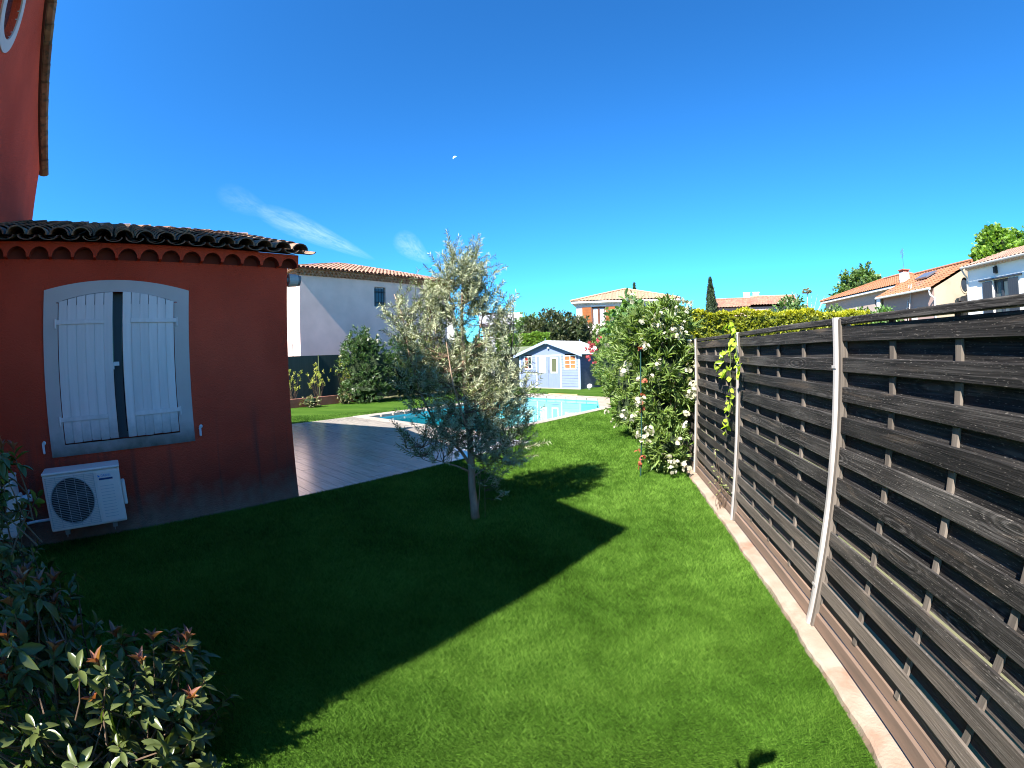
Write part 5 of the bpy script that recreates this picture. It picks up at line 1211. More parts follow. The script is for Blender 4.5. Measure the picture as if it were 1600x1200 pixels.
# orange-roofed house (two volumes) beyond the hedge at right
def right_houses():
    e = empty('orange_roof_house', (18.9, 26.2, 0), 0, 'pinkish house with orange hip roof and white chimney behind the small green trees', 'house')
    mb = MB()
    wall_face(mb, Vector((0, 9.0, 0)), Vector((0, -1, 0)), -X_, 9.0, 5.45, [(5.0, 5.5, 3.6, 4.5), (7.2, 7.8, 4.0, 5.0)], .15)
    mb.quad((0, 0, 0), (7, 0, 0), (7, 0, 5.45), (0, 0, 5.45)); mb.quad((0, 9, 0), (7, 9, 0), (7, 9, 5.45), (0, 9, 5.45)); mb.build('wall', mat('pale_pink_render', (0.44, 0.34, 0.29), rough=.95), e)
    hip_roof(e, 'roof', 0, 7, -1.0, 9, 5.60, .36, M_tile_orange, oh=.35)
    b = MB(); b.box(.06, .50, -1.55, -1.1, 4.6, 6.35); b.build('chimney', M_wh2, e); 
    b = MB(); b.box(.0, .56, -1.61, -1.04, 6.46, 6.52)
    for x in (.06, .23, .41): b.box(x, x + .09, -1.55, -1.1, 6.35, 6.46)
    b.build('chimney_cap', M_terrac, e)
    for (a, b_, z0, z1) in ((3.5, 4.0, 3.6, 4.5), (1.2, 1.8, 4.0, 5.0)): b = MB(); b.box(.10, .12, a, b_, z0, z1); b.build('window', M_darkglass, e)
    b = MB(); b.box(-.03, -.005, 1.15, 1.55, 3.9, 5.05); b.build('shutter', M_wh2, e)
    b = MB(); b.tube([(.3, -1.3, 6.5), (.3, -1.3, 7.7)], .015, 5)
    for zz, l in ((7.65, .45), (7.5, .35), (7.35, .5)): b.tube([(.3 - l * .5, -1.3 - l, zz), (.3 + l * .5, -1.3 + l, zz)], .012, 4)
    for k in range(6): b.tube([(.3 - .3 + k * .1, -1.3 - .45 + k * .18, 7.55), (.3 - .3 + k * .1, -1.3 - .45 + k * .18, 7.75)], .008, 4)
    b.build('aerial', M_metalgr, e)
    # second volume with a gable towards us
    e2 = empty('gabled_house', (17.25, 19.9, 0), 0, 'cream gable ended house with orange roof and a small round window', 'house')
    H = 4.75; sl = .47; xr = 2.85; mb = MB(); zr = H + xr * sl
    wall_face(mb, Vector((0, 4.7, 0)), Vector((0, -1, 0)), -X_, 4.7, H, [(2.1, 2.7, 3.1, 3.9)], .15); mb.build('side_wall', M_pink, e2)
    mb = MB(); cx, cz, r_ = 2.25, 5.02, .30; ring = [(cx + math.cos(t) * r_, cz + math.sin(t) * r_ * 1.25) for t in [2 * math.pi * i / 24 for i in range(24)]]
    X2 = 5.7
    mb.add([(x, 0, z_) for x, z_ in [(X2, cz - .3), (X2, H), (xr, zr), (0, H), (0, cz - .3)] + [ring[i] for i in range(12, -1, -1)]], [tuple(range(18))])
    mb.add([(x, 0, z_) for x, z_ in [(0, cz - .3), (0, 0), (X2, 0), (X2, cz - .3)] + [ring[i % 24] for i in range(24, 11, -1)]], [tuple(range(17))])
    mb.quad((X2, 0, 0), (X2, 5, 0), (X2, 5, H), (X2, 0, H)); mb.quad((0, 5, 0), (X2, 5, 0), (X2, 5, H), (0, 5, H)); mb.build('gable_wall', M_cream, e2)
    b = MB(); b.ball((cx, .10, cz), r_, 1, .2, 1.25, n=8); wn_ = b.build('round_window', M_darkglass, e2)
    b = MB(); vs = []; fs = []
    for i in range(32):
        t = 2 * math.pi * i / 32
        for (q, yy) in ((1.0, .05), (1.0, -.03), (1.2, -.03), (1.2, 0)): vs.append((cx + math.cos(t) * r_ * q, yy, cz + math.sin(t) * r_ * 1.25 * q))
    for i in range(32):
        for k in range(3): fs.append((i * 4 + k, i * 4 + k + 1, ((i + 1) % 32) * 4 + k + 1, ((i + 1) % 32) * 4 + k))
    b.add(vs, fs); b.build('surround', M_cream, wn_)
    r = MB(); ang = math.atan(sl); cs, sn = math.cos(ang), math.sin(ang); S = (xr + .35) / cs
    wave_roof(r, Vector((-.35, 5.0, H - .02)), -Y_, Vector((cs, 0, sn)), Vector((-sn, 0, cs)), 5.1, S, pitch=.26); wave_roof(r, Vector((X2 + .35, -.1, H - .02)), Y_, Vector((-cs, 0, sn)), Vector((sn, 0, cs)), 5.1, S, pitch=.26)
    r.tube([(xr, -.1, H + S * sn + .04), (xr, 5, H + S * sn + .04)], .10, 6); rf = r.build('roof', M_tile_orange, e2)
    sk = MB(); p0 = Vector((-.35, 0, H + .04)); es = Vector((cs, 0, sn)); en = Vector((-sn, 0, cs)); q = [p0 + es * a + Y_ * y + en * h for h in (.06, .14) for a, y in ((1.7, 1.9), (1.7, 3.0), (2.6, 3.0), (2.6, 1.9))]
    sk.add(q, [(3, 2, 1, 0), (4, 5, 6, 7), (0, 1, 5, 4), (1, 2, 6, 5), (2, 3, 7, 6), (3, 0, 4, 7)]); sk.build('skylight', M_metalgr, rf)
    gt = MB(); gt.tube([(-.38, -.12, H - .05), (-.38, 5.0, H - .05)], .06, 8); gt.tube([(-.38, -.02, H - .08), (-.3, .0, H - .35), (-.05, -.06, H - .5), (-.04, -.06, H - 1.2), (-.04, -.06, 0)], .045, 8); gt.build('gutter', M_wh2, e2)
    b = MB(); b.box(.10, .12, 2.0, 2.6, 3.1, 3.9); b.build('window', M_brownwood, e2)
    b = MB(); b.box(-.03, -.005, 1.5, 1.98, 3.1, 3.9); b.build('shutter', M_wh2, e2)
    l = empty('floodlight', (19.0, 19.88, 4.15), 0, 'small dark floodlight fixed on the cream gable wall', 'floodlight'); b = MB(); b.box(-.14, .14, -.22, -.10, 0, .14); b.build('lamp_head', M_metalgr, l); b = MB(); b.box(-.03, .03, -.1, 0, -.12, .05); b.ball((0, -.08, -.15), .06, n=5); b.build('sensor', M_black, l)
    # ladder leaning on the eave
    l = empty('ladder', (16.2, 21.6, 0), 0, 'aluminium ladder leaning against the orange tiled roof', 'ladder')
    a0, a1 = Vector((0, 0, 0)), Vector((1.10, .25, 5.18)); sd = Vector((0.15, .42, 0)); b = MB()
    for s in (0, 1): b.tube([a0 + sd * s, a1 + sd * s], .028, 6)
    b.build('rail', M_alu, l)
    for k in range(19): b = MB(); t = (k + .5) / 19; b.tube([a0.lerp(a1, t), a0.lerp(a1, t) + sd], .016, 5); b.build('rung', M_alu, l)
right_houses()
def shutter_house():
    e = empty('dark_shutter_house', (18.45, 14.0, 0), 0, 'bright white house with slate grey shutters at the right edge', 'house')
    ex = Vector((0, -1, 0)); L = 14.0; H = 5.5; y1 = 4.55; mb = MB()
    # window from az 47.5..49.2 on plane x = 18.45
    yl = 18.45 / math.tan(rad(47.5)) - 14.0; yr = 18.45 / math.tan(rad(49.25)) - 14.0
    wall_face(mb, Vector((0, y1, 0)), ex, -X_, L, H, [(y1 - yl, y1 - yr, 3.0, 4.83)], .22)
    mb.quad((0, y1, 0), (7, y1, 0), (7, y1, H), (0, y1, H)); mb.quad((0, y1 - L, 0), (7, y1 - L, 0), (7, y1 - L, H), (0, y1 - L, H)); mb.build('wall', M_wh2, e)
    g = MB(); genoise(g, Vector((0, y1 - L, 0)), Y_, -X_, L, H - .02, pitch=.2, r=.07, h=.13, out=.16, inner=.1); g.build('eave_course', mat('pinkish_eave', (0.60, 0.47, 0.42)), e)
    r = MB(); ang = math.atan(.30); cs, sn = math.cos(ang), math.sin(ang); wave_roof(r, Vector((-.30, y1 + .15, H + .12)), -Y_, Vector((cs, 0, sn)), Vector((-sn, 0, cs)), L + .3, 4.0 / cs, pitch=.24)
    r.quad((3.7, y1 + .15, H + 1.32), (3.7, y1 - L, H + 1.32), (7.4, y1 - L, H + .12), (7.4, y1 + .15, H + .12)); r.add([(-.1, y1, H), (7, y1, H), (3.7, y1, H + 1.25)], [(0, 1, 2)]); r.build('roof', mat('pinkish_clay_tile', (0.36, 0.20, 0.145), (0.29, 0.165, 0.12), scale=3, rough=.9, rnd=.12), e)
    gt = MB(); gt.tube([(-.34, y1 + .15, H + .08), (-.34, y1 - L, H + .08)], .055, 8); gt.tube([(-.34, y1 + .1, H + .05), (-.2, y1 + .06, H - .2), (-.03, y1 + .05, H - .35), (-.03, y1 + .05, 0)], .045, 8); gt.build('gutter', mat('grey_zinc', (0.42, 0.41, 0.40), rough=.5), e)
    f = MB(); f.box(.12, .17, yr, yl, 4.74, 4.83); f.box(.12, .17, yl - .07, yl, 3, 4.74); f.box(.12, .17, yr, yr + .07, 3, 4.74); f.box(.12, .18, (yl + yr) / 2 - .06, (yl + yr) / 2 + .06, 3, 4.74); wi = f.build('window', M_dkshutter, e)
    f = MB(); f.box(.18, .20, yr, yl, 3, 4.8); f.build('pane', mat('window_reflection_glass', (0.10, 0.12, 0.12), (0.05, 0.06, 0.06), scale=1.2, rough=.1), wi)
    f = MB(); f.box(.172, .178, yr + .1, yr + .42, 3, 4.7); f.build('curtain', M_creamcurt, wi)
    for (a, b) in ((yl + .02, yl + .62), (yr - .62, yr - .02)):
        f = MB(); f.box(-.06, -.02, a, b, 3.0, 4.78)
        for k in range(5): f.box(-.066, -.06, a + .012 + k * .12, a + .10 + k * .12, 3.0, 4.76)
        f.build('shutter', M_dkshutter, e)
    f = MB(); f.box(-.10, -.002, yr - .85, yl + .85, 4.84, 4.90); f.build('shutter_rail', M_dkshutter, e)
    yy = 18.45 / math.tan(rad(48.1)) - 14; l = MB(); l.box(-.2, -.02, yy - .07, yy + .07, 5.08, 5.36); l.box(-.12, -.0, yy - .03, yy + .03, 5.36, 5.42); l.build('wall_lamp', M_black, e)
shutter_house()

# ================================================================== BACKGROUND GREENERY
def hedge(name, a, b, th, h, leafm, topm, label, n, Ln=.09, Wd=.06):
    a = Vector(a); b = Vector(b); d = (b - a); L = d.length; d.normalize(); nrm = Vector((-d.y, d.x, 0)); e = empty(name, a, 0, label, 'hedge')
    A = np.array(d); Nn = np.array(nrm)
    m = n; t = rng.random(m) * L; zz = rng.random(m) ** .8 * h; side = rng.choice([-1, 1], m, p=[.75, .25]); hz = h + .06 * np.sin(t * 3.1) + .04 * np.sin(t * 8.3)
    P = A * t[:, None] + Nn * (side * (th / 2 + .05 * np.sin(t * 4 + zz * 5) + rng.normal(size=m) * .03))[:, None]; P[:, 2] = np.minimum(zz, hz)
    lb = LB(); whorl_cloud(lb, P, Nn * side[:, None] + np.array([0, 0, .4]), 6, Ln, Wd, T_D, upb=.3, spread=1.2, jit=.03)
    m = n // 3; t = rng.random(m) * L; P = A * t[:, None] + Nn * (rng.uniform(-.5, .5, m) * th)[:, None]; P[:, 2] = h + .06 * np.sin(t * 3.1) + .04 * np.sin(t * 8.3) + rng.random(m) * .05
    lt = LB(); whorl_cloud(lt, P, np.tile([0, 0, 1.0], (m, 1)), 7, Ln, Wd, T_D, upb=.6, spread=1.0, jit=.03)
    lb.build('foliage', leafm, e); lt.build('top_growth', topm, e)
    c = MB(); k = nrm * (th / 2 - .10); z1 = h - .10
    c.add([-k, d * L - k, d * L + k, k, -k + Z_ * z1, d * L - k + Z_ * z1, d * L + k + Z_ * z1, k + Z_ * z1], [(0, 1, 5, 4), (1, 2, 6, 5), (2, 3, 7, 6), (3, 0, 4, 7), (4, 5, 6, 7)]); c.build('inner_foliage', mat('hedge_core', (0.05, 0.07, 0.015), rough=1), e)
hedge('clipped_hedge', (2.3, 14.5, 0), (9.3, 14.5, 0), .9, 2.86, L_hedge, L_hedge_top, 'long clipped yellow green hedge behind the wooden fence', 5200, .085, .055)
hedge('clipped_hedge', tuple(azp(-12.6, 28.5)), tuple(azp(-6.0, 28.5)), .9, 2.95, L_green, L_green, 'bright green hedge behind the roof of the blue shed', 3200, .11, .08)
broad_tree('dark_tree', tuple(azp(-4.9, 31)), [((-.2, 0, 3.1), (2.0, 1.6, 1.75), 900), ((1.5, 0, 2.9), (1.2, 1.2, 1.5), 320), ((-1.5, .3, 3.0), (1.0, 1.2, 1.3), 260), ((0, 0, 1.4), (2.1, 1.4, 1.2), 360), ((2.3, 0, 1.9), (.9, .8, 1.3), 170)], L_darktree, 'dark bushy tree behind the blue shed, left of the orange shutters', Ln=.20, Wd=.11, per=8, trunk_r=.14, upb=.8)
broad_tree('green_tree', tuple(azp(-8.6, 36)), [((0, 0, 3.6), (1.2, 1.2, 1.5), 300)], L_mid, 'small green tree between the pale building and the dark tree', Ln=.2, Wd=.13, trunk_r=.1)
def cypress(az, d, h, r_, label, n=900):
    e = empty('cypress_tree', azp(az, d), 0, label, 'tree'); lb = LB(); t = rng.random(n) ** .8; z = .25 + t * (h - .25); prof = r_ * np.minimum(1, (1 - t) * 2.2 + .08) * (1 + .12 * np.sin(z * 3)); ph = rng.random(n) * 6.283
    d_ = np.stack([np.cos(ph), np.sin(ph), np.zeros(n)], 1); P = d_ * (prof * (.75 + .25 * rng.random(n)))[:, None]; P[:, 2] = z
    whorl_cloud(lb, P, d_ * .4, 6, .22, .07, T_D, upb=1.6, spread=.5, jit=.08); lb.build('crown', L_cyp, e)
    c = MB(); c.tube([(0, 0, .3), (0, 0, h * .5), (0, 0, h * .8), (0, 0, h * .97)], [r_ * .75, r_ * .75, r_ * .35, .03], 10); c.build('inner_crown', M_inner, e); c = MB(); c.cyl((0, 0, 0), (0, 0, .5), .12); c.build('trunk', M_bark, e)
cypress(14.35, 42, 8.25, .66, 'tall narrow cypress beside the long pink roofed house', 1500)
cypress(4.9, 55, 10.1, .55, 'cypress tip just showing above the pale hip roof', 900)
broad_tree('round_bush_tree', tuple(azp(24.1, 30)), [((0, 0, 3.4), (1.45, 1.2, 1.75), 520), ((-1.1, 0, 3.0), (.8, .8, 1.2), 180), ((1.2, 0, 2.9), (.9, .8, 1.3), 200)], L_mid, 'rounded olive green tree above the hedge, right of the long roof', Ln=.2, Wd=.12, per=8, trunk_r=.1)
e = empty('bare_tree', azp(26.0, 33), 0, 'almost leafless tree with tufted top above the hedge', 'tree'); b = MB(); tips = []
random.seed(3)
for k in range(16):
    t = Vector((random.uniform(-1.1, 1.4), random.uniform(-.5, .5), random.uniform(4.2, 5.6))); tips.append(t); b.tube([Vector((0, 0, 2.4)), Vector((0, 0, 2.4)).lerp(t, .5) + Vector((random.uniform(-.1, .1), 0, .3)), t], [.04, .02, .008], 5)
b.tube([Vector((0, 0, 0)), Vector((0, 0, 2.6)), Vector((.05, 0, 5.6))], [.1, .07, .02], 7); b.build('trunk', M_bark, e)
lb = LB(); P, d = ell_points((.05, 0, 5.65), (.32, .3, .16), 50); whorl_cloud(lb, P, d, 6, .13, .06, T_D); P = np.array([t[:] for t in tips]); whorl_cloud(lb, P, rdir(16), 5, .10, .04, T_D); lb.build('crown', leaf_mat('dry_tuft', (0.30, 0.24, 0.10), (0.16, 0.16, 0.08)), e)
broad_tree('big_tree', tuple(azp(32.6, 48)), [((0, 0, 6.8), (2.7, 2.2, 2.9), 900), ((-2.1, 0, 5.2), (2.0, 1.6, 2.2), 520), ((1.6, 0, 6.6), (1.6, 1.6, 2.0), 420), ((.1, 0, 8.3), (1.1, 1.1, 1.1), 240), ((-2.0, 0, 3.4), (1.7, 1.6, 1.6), 300)], L_mid, 'big green tree behind the left end of the orange hip roof', Ln=.30, Wd=.22, per=8, trunk_r=.25, core=.7)
broad_tree('big_tree', tuple(azp(48.6, 41)), [((0, 0, 8.6), (2.3, 2.0, 2.0), 800), ((-1.7, 0, 7.6), (1.2, 1.3, 1.7), 360), ((1.9, 0, 9.0), (1.4, 1.3, 1.8), 420), ((-.4, 0, 9.9), (1.1, 1.1, .9), 240), ((0, 0, 6.5), (2.2, 1.8, 1.6), 300)], L_green, 'big leafy tree rising behind the bright white house', Ln=.30, Wd=.24, per=8, trunk_r=.25, core=.7)
broad_tree('small_tree', tuple(azp(29.3, 24)), [((0, 0, 2.9), (1.1, .9, .95), 260)], L_mid, 'dark green bush just above the hedge, under the orange roof corner', Ln=.16, Wd=.10, trunk_r=.06)
broad_tree('small_tree', tuple(azp(35.2, 21)), [((0, 0, 2.75), (.62, .6, .80), 200)], L_cat, 'light green bush in front of the ladder and chimney house', Ln=.18, Wd=.10, trunk_r=.06)
broad_tree('small_tree', tuple(azp(32.8, 21.5)), [((0, 0, 2.75), (.9, .7, .7), 220)], L_mid, 'low green bush between the hedge end and the lighter bush', Ln=.15, Wd=.10, trunk_r=.06)

# distant tree belt behind everything so no bare horizon shows
def belt():
    lb = LB(); cm = MB(); n = 0
    for az in np.arange(-75, 80, 1.6):
        d = 95 + 12 * math.sin(az * .9); h = 5.2 + 1.4 * math.sin(az * 1.7) + .8 * math.sin(az * .61); c = azp(az, d); r = (2.6, 2.6, h * .5)
        P, dd = ell_points((c.x, c.y, h * .5), r, 60, shell=.7); whorl_cloud(lb, P, dd, 5, .9, .7, T_D, jit=.3); core_blob(cm, (c.x, c.y, h * .48), (2.2, 2.2, h * .46), n=6)
    o = lb.build('distant_trees', L_mid); tag(o, 'low belt of trees on the horizon behind the houses', 'trees', kind='stuff')
    c = cm.build('inner_foliage', M_inner, o)
belt()

# vine on the second fence post
def vine():
    e = empty('climbing_vine', (1.30, 4.2, 0.0), 0, 'yellow green vine shoots hanging on the upper part of the fence', 'vine')
    st = MB(); paths = [[(0, 0, 1.88), (-.03, .06, 1.70), (-.03, .10, 1.45), (-.03, .05, 1.25), (-.02, .08, 1.12)], [(-.02, .10, 1.66), (-.03, .30, 1.62), (-.03, .45, 1.50), (-.03, .60, 1.44)], [(-.02, .10, 1.50), (-.03, .25, 1.46), (-.03, .38, 1.40)],
             [(0, 0, 1.85), (-.03, -.10, 1.72), (-.04, -.16, 1.62), (-.05, -.26, 1.50)], [(-.03, .05, 1.25), (-.03, .16, 1.12), (-.03, .12, 1.0), (-.03, .2, .9)], [(0, 0, 1.88), (-.02, .1, 1.92), (-.02, .22, 1.90)]]
    P = []
    for q in paths:
        st.tube(q, [.004] * len(q), 5)
        for i in range(len(q) - 1):
            for t in (.2, .7): P.append(np.array(q[i]) * (1 - t) + np.array(q[i + 1]) * t)
    P += [np.array([-.05, -.27, 1.49]), np.array([-.05, -.25, 1.47]), np.array([-.05, -.24, 1.52]), np.array([-.03, .34, 1.66]), np.array([-.03, .3, 1.6]), np.array([-.03, .32, 1.55]), np.array([-.03, .28, 1.44]), np.array([-.03, .3, 1.40]), np.array([-.03, .2, .88]), np.array([-.03, .14, .95])]
    P = np.repeat(np.array(P), 2, 0); n = len(P); D = unit(rng.normal(size=(n, 3)) * np.array([.3, .8, .6]) + np.array([-.45, 0, -.1])); N = unit(np.tile([-.75, -.1, .65], (n, 1)) + rng.normal(size=(n, 3)) * .3)
    lb = LB(); lb.add(*leaves(P, D, N, rng.uniform(.05, .09, n), rng.uniform(.035, .055, n), T_B)); lb.build('leaves', L_vine, e); st.build('stem', M_gstem, e)
vine()
def weeds():
    lb = LB(); n = 420; y = rng.uniform(-1.2, 5.9, n); zc = np.array([(FRONT[i][0] + FRONT[i + 1][1]) / 2 + .05 for i in range(3, len(FRONT) - 1)]); z = rng.choice(zc, n) ; x = np.full(n, FX + .029) + rng.normal(size=n) * .006
    keep = (np.sin(y * 2.3) + np.sin(y * 5.1 + z * 4)) > -.5; P = np.stack([x, y, z], 1)[keep]; m = len(P)
    lb.add(*leaves(P, rdir(m) * np.array([.6, 1, .5]), np.tile([-.3, 0, 1.], (m, 1)) + rng.normal(size=(m, 3)) * .4, rng.uniform(.012, .03, m), rng.uniform(.008, .018, m), T_D))
    tag(lb.build('weeds', leaf_mat('weed_leaf', (0.22, 0.30, 0.05), (0.35, 0.36, 0.12), rnd=.3)), 'small weeds and fallen leaves caught on the fence slats', 'weeds', kind='stuff')
    e = empty('dry_weed', (1.30, 4.55, .04), 0, 'pale dry weed growing up the fence near the second post', 'weed'); lb = LB(); sm = MB(); tips = [(-.03 + random.uniform(-.03, .02), random.uniform(-.3, .35), random.uniform(.15, .62)) for _ in range(16)]; stems(sm, (0, 0, 0), tips, r0=.003, wob=.03)
    whorl_cloud(lb, np.array(tips), rdir(16), 5, .03, .012, T_D, jit=.03); sm.build('stem', M_stem, e); lb.build('leaves', leaf_mat('dry_weed_leaf', (0.40, 0.38, 0.20), (0.25, 0.30, 0.10)), e)
weeds()

# ================================================================== foreground photinia shrubs
def photinia(name, base, targets, label, Ln=.072, n_red=14, per=9, dens=1.0, grow=1.0):
    e = empty(name, base, 0, label, 'shrub', None); lb = LB(); sm = MB(); b = Vector(base)
    allp = []
    for (c, r, n) in targets:
        P, d = ell_points((0, 0, 0), (1, 1, 1), int(n * dens), shell=.45)
        for p, dd in zip(P, d):
            q = np.array([c[0] + p[0] * r[0], c[1] + p[1] * r[1], c[2] + p[2] * r[2] - CAMH]) * grow + np.array([-base[0], -base[1], CAMH])
            if q[2] < .08: continue
            allp.append((q, dd))
    for (q, dd) in allp:
        ax = unit(dd * np.array([.7, .7, .4]) + np.array([0, 0, .75]) + rng.normal(size=3) * .25); a1 = unit(np.cross(ax, [.3, .2, .8])); a2 = np.cross(ax, a1)
        m = per; th = np.arange(m) * 2.4 + rng.random() * 6; s = np.arange(m) / m
        D = (np.cos(th)[:, None] * a1 + np.sin(th)[:, None] * a2) * (1.0 - .55 * s)[:, None] + ax * (-.35 + 1.1 * s)[:, None] + rng.normal(size=(m, 3)) * .28
        PP = q - ax * (.055 * (1 - s))[:, None]; ln = Ln * (1.12 - .5 * s) * rng.uniform(.55, 1.12, m)
        lb.add(*leaves(PP, D, np.tile(ax, (m, 1)) + rng.normal(size=(m, 3)) * .15, ln, ln * .40, T_B))
        r0 = Vector(q) - Vector(ax) * .16
        sm.tube([Vector(q) - Vector(ax) * .22 - Vector((q[0] * .3, q[1] * .3, .06)), r0, Vector(q)], [.0045, .0035, .0022], 5)
    idx = rng.choice(len(allp), min(16, len(allp)), replace=False); stems(sm, (0, 0, 0), [tuple(allp[i][0] * np.array([.9, .9, .85])) for i in idx], r0=.011)
    lb.build('foliage', L_photinia, e); sm.build('stems', M_stem, e)
    zs = sorted(range(len(allp)), key=lambda i: -allp[i][0][2] - rng.random() * .45)[:int(n_red * 1.0)]
    for i in zs:
        q, dd = allp[i]; rb = LB(); ax = unit(np.array([0, 0, 1.]) + dd * .3 + rng.normal(size=3) * .15); a1 = unit(np.cross(ax, [.3, .2, .8])); a2 = np.cross(ax, a1); m = 5; th = np.arange(m) * 2.4 + rng.random() * 6
        D = (np.cos(th)[:, None] * a1 + np.sin(th)[:, None] * a2) * .32 + ax; ln = Ln * rng.uniform(.45, .85, m)
        rb.add(*leaves(np.tile(q + ax * .012, (m, 1)), D, -np.cos(th)[:, None] * a1 - np.sin(th)[:, None] * a2 + ax * .3, ln, ln * .30, t_leaf([(.2, .3), (.5, .5), (.8, .3)], -.35, .5))); rb.build('young_shoot', L_red, e)
    return e
photinia('photinia_shrub', (-1.85, .55, 0), [((-1.50, .26, .60), (.36, .40, .36), 66), ((-1.16, .64, .62), (.17, .24, .27), 46), ((-1.30, .42, .56), (.30, .38, .38), 60), ((-1.50, .46, .90), (.10, .10, .14), 9), ((-1.50, .44, 1.08), (.06, .06, .05), 4), ((-1.48, .42, .93), (.15, .2, .16), 14), ((-1.22, .60, .84), (.16, .2, .10), 12), ((-1.5, .2, .92), (.2, .2, .12), 12), ((-1.15, .5, .35), (.25, .35, .25), 26)], 'photinia shrub with red young tips in the lower left foreground', n_red=50, grow=1.37, Ln=.098, dens=1.15)
photinia('photinia_shrub', (-2.2, .70, 0), [((-2.30, .62, .93), (.18, .24, .40), 42), ((-2.22, .72, 1.27), (.09, .16, .15), 10), ((-2.15, .68, .55), (.25, .3, .35), 30)], 'shaded photinia shrub at the left edge in front of the outdoor unit', Ln=.085, n_red=5)

# ================================================================== photographer behind the lens (only the shadow of hand and camera falls in view)
def skin_mesh(name, nodes, edges, mt, parent, sub=2):
    me = bpy.data.meshes.new(name); me.from_pydata([n[0] for n in nodes], edges, []); o = bpy.data.objects.new(name, me); COL.objects.link(o); o.parent = parent
    md = o.modifiers.new('skin', 'SKIN'); 
    if not me.skin_vertices: me.attributes  # layer is created by the modifier below
    sv = me.skin_vertices[0].data if me.skin_vertices else None
    if sv is None:
        import bmesh
        bm = bmesh.new(); bm.from_mesh(me); bm.verts.layers.skin.verify(); bm.to_mesh(me); bm.free(); sv = me.skin_vertices[0].data
    for i, n in enumerate(nodes): sv[i].radius = (n[1], n[1]) if not hasattr(n[1], '__len__') else n[1]; sv[i].use_root = (i == 0)
    s = o.modifiers.new('sub', 'SUBSURF'); s.levels = sub; s.render_levels = sub; me.materials.append(mt); md.use_smooth_shade = True
    return o
def photographer():
    e = empty('person', (-.10, -.46, 0), 0, 'person behind the viewpoint holding up a camera, seen as a shadow', 'person')
    skin = mat('skin', (0.50, 0.30, 0.22), rough=.6); cl = mat('navy_shirt', (0.03, 0.04, 0.09), rough=.9); sh = mat('grey_shorts', (0.12, 0.12, 0.12), rough=.9)
    # body joints, metres, relative to the person's base
    N = [((0, 0, .93), (.15, .11)), ((0, .0, 1.12), (.13, .10)), ((0, -.01, 1.32), (.17, .11)), ((0, -.01, 1.46), (.055, .055)), ((0, .0, 1.53), (.055, .06)), ((0, .012, 1.62), (.078, .095)), ((0, .0, 1.70), (.065, .08)),
         ((-.09, 0, .88), .085), ((-.10, .01, .50), .058), ((-.11, -.01, .27), .052), ((-.11, -.03, .08), .036), ((-.12, .10, .035), .034),
         ((.09, 0, .88), .085), ((.10, .01, .50), .058), ((.11, -.01, .27), .052), ((.11, -.03, .08), .036), ((.12, .10, .035), .034),
         ((-.19, 0, 1.39), .055), ((-.25, .02, 1.10), .042), ((-.24, .12, .88), .028), ((.19, 0, 1.39), .055), ((.24, .17, 1.24), .042), ((.075, .35, 1.56), .028)]
    E_ = [(0, 1), (1, 2), (2, 3), (3, 4), (4, 5), (5, 6), (0, 7), (7, 8), (8, 9), (9, 10), (10, 11), (0, 12), (12, 13), (13, 14), (14, 15), (15, 16), (2, 17), (17, 18), (18, 19), (2, 20), (20, 21), (21, 22)]
    # raised right hand: palm and five fingers closed round the camera; the left hand hangs
    w0 = 22; N.append(((.055, .395, 1.615), (.036, .022))); palm = 23; E_.append((w0, palm))
    for (dx, ln, dz) in ((-.030, .062, .010), (-.012, .070, .022), (.008, .066, .020), (.026, .052, .008)):
        a = (.066 + dx * .6, .402, 1.640 + dz); b = (.076 + dx, .420, 1.672 + dz); c = (.082 + dx * 1.2, .432, 1.672 + dz + ln * .60)
        k = len(N); N += [(a, .0095), (b, .0088), (c, .0075)]; E_ += [(palm, k), (k, k + 1), (k + 1, k + 2)]
    k = len(N); N += [((.025, .400, 1.625), .012), ((.000, .412, 1.650), .0105), ((-.012, .418, 1.685), .0095)]; E_ += [(palm, k), (k, k + 1), (k + 1, k + 2)]
    k0 = len(N); N.append(((-.235, .145, .80), (.018, .034))); E_.append((19, k0))
    for dy, ln in ((-.028, .07), (-.010, .078), (.010, .074), (.027, .06)):
        k = len(N); N += [((-.235, .150 + dy, .765), .0095), ((-.228, .155 + dy, .735), .0085), ((-.218, .158 + dy, .765 - ln), .0075)]; E_ += [(k0, k), (k, k + 1), (k + 1, k + 2)]
    k = len(N); N += [((-.225, .19, .80), .011), ((-.215, .205, .765), .0095)]; E_ += [(k0, k), (k, k + 1)]
    skin_mesh('body', N, E_, skin, e)
    T = [((0, 0, .95), (.165, .125)), ((0, 0, 1.12), (.145, .115)), ((0, -.01, 1.33), (.182, .125)), ((0, -.01, 1.43), (.085, .07)), ((-.19, 0, 1.39), .068), ((-.225, .01, 1.24), .060), ((.19, 0, 1.39), .068), ((.222, .09, 1.30), .060)]
    skin_mesh('shirt', T, [(0, 1), (1, 2), (2, 3), (2, 4), (4, 5), (2, 6), (6, 7)], cl, e)
    skin_mesh('shorts', [((0, 0, .93), (.168, .125)), ((-.09, 0, .86), .10), ((-.10, .01, .56), .085), ((.09, 0, .86), .10), ((.10, .01, .56), .085)], [(0, 1), (1, 2), (0, 3), (3, 4)], sh, e)
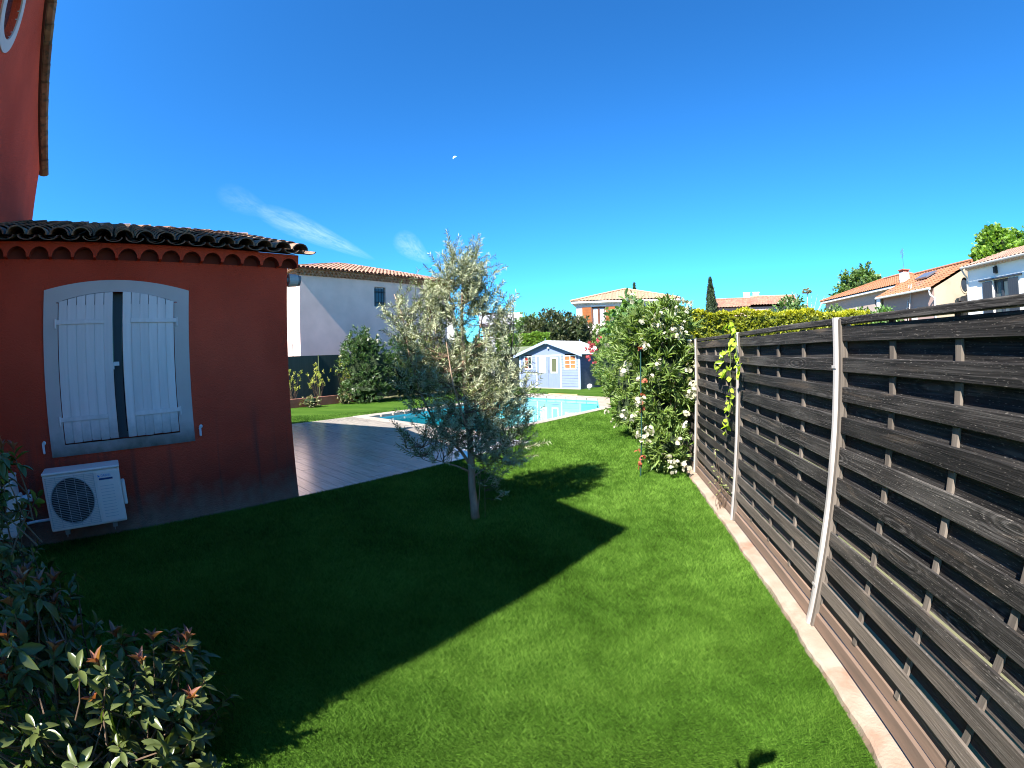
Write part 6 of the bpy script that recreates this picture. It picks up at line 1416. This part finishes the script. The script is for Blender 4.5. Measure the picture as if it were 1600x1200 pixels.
    h = MB(); h.ball((0, -.012, 1.665), .098, .86, 1.0, .95, 10); h.build('hair', mat('brown_hair', (0.05, 0.03, 0.02), rough=.8), e, smooth=True)
    f = MB(); f.ball((0, .108, 1.60), .014, .8, 1, 1.3, 6); f.build('nose', skin, e, smooth=True)
    for x in (-.03, .03): f = MB(); f.ball((x, .092, 1.63), .012, n=6); f.build('eye', M_white, e, smooth=True)
    f = MB(); f.ball((0, .098, 1.565), .022, 1, .35, .3, 6); f.build('mouth', mat('lips', (0.4, 0.12, 0.1)), e, smooth=True)
    for x in (-.08, .08): f = MB(); f.ball((x, .0, 1.61), .03, .3, .7, 1.1, 6); f.build('ear', skin, e, smooth=True)
    c = empty('action_camera', (.030, -.030, 1.665), math.radians(10.8), 'small black action camera held up in a raised hand', 'camera')
    b = MB(); b.box(-.036, .036, -.014, .010, -.030, .030); b.build('camera_body', M_black, c, bevel=.004); b = MB(); b.box(-.020, .020, -.0155, -.0142, -.018, .018); b.build('screen', M_darkglass, c)
photographer()

# ================================================================== moon
def moon():
    d = azel(-17.5, 24.84); R = 9000 * math.tan(rad(.27)); c = Vector((0, 0, CAMH)) + d * 9000
    right = d.cross(Z_).normalized(); up = right.cross(d).normalized(); lim = (-right * .55 + up * .8).normalized(); oth = d.cross(lim).normalized()
    mb = MB(); n = 24; vs = []; fs = []
    for i in range(n + 1):
        a = -math.pi / 2 + math.pi * i / n
        for k in (0, 1, 2):
            rr = (1.0, .6, .25)[k]; vs.append(c + (oth * math.sin(a) + lim * math.cos(a) * rr) * R - d * R * .6 * math.cos(a) * (0, .75, .95)[k])
    for i in range(n):
        for k in (0, 1): fs.append((i * 3 + k, (i + 1) * 3 + k, (i + 1) * 3 + k + 1, i * 3 + k + 1))
    mb.add(vs, fs); m = bpy.data.materials.new('moonlit_face'); m.use_nodes = True; N = m.node_tree.nodes; b = N['Principled BSDF']; b.inputs['Base Color'].default_value = (.1, .1, .1, 1); b.inputs['Emission Color'].default_value = (.45, .85, 1, 1); b.inputs['Emission Strength'].default_value = .75
    o = mb.build('moon', m); tag(o, 'tiny pale crescent moon high in the blue sky', 'moon')
moon()
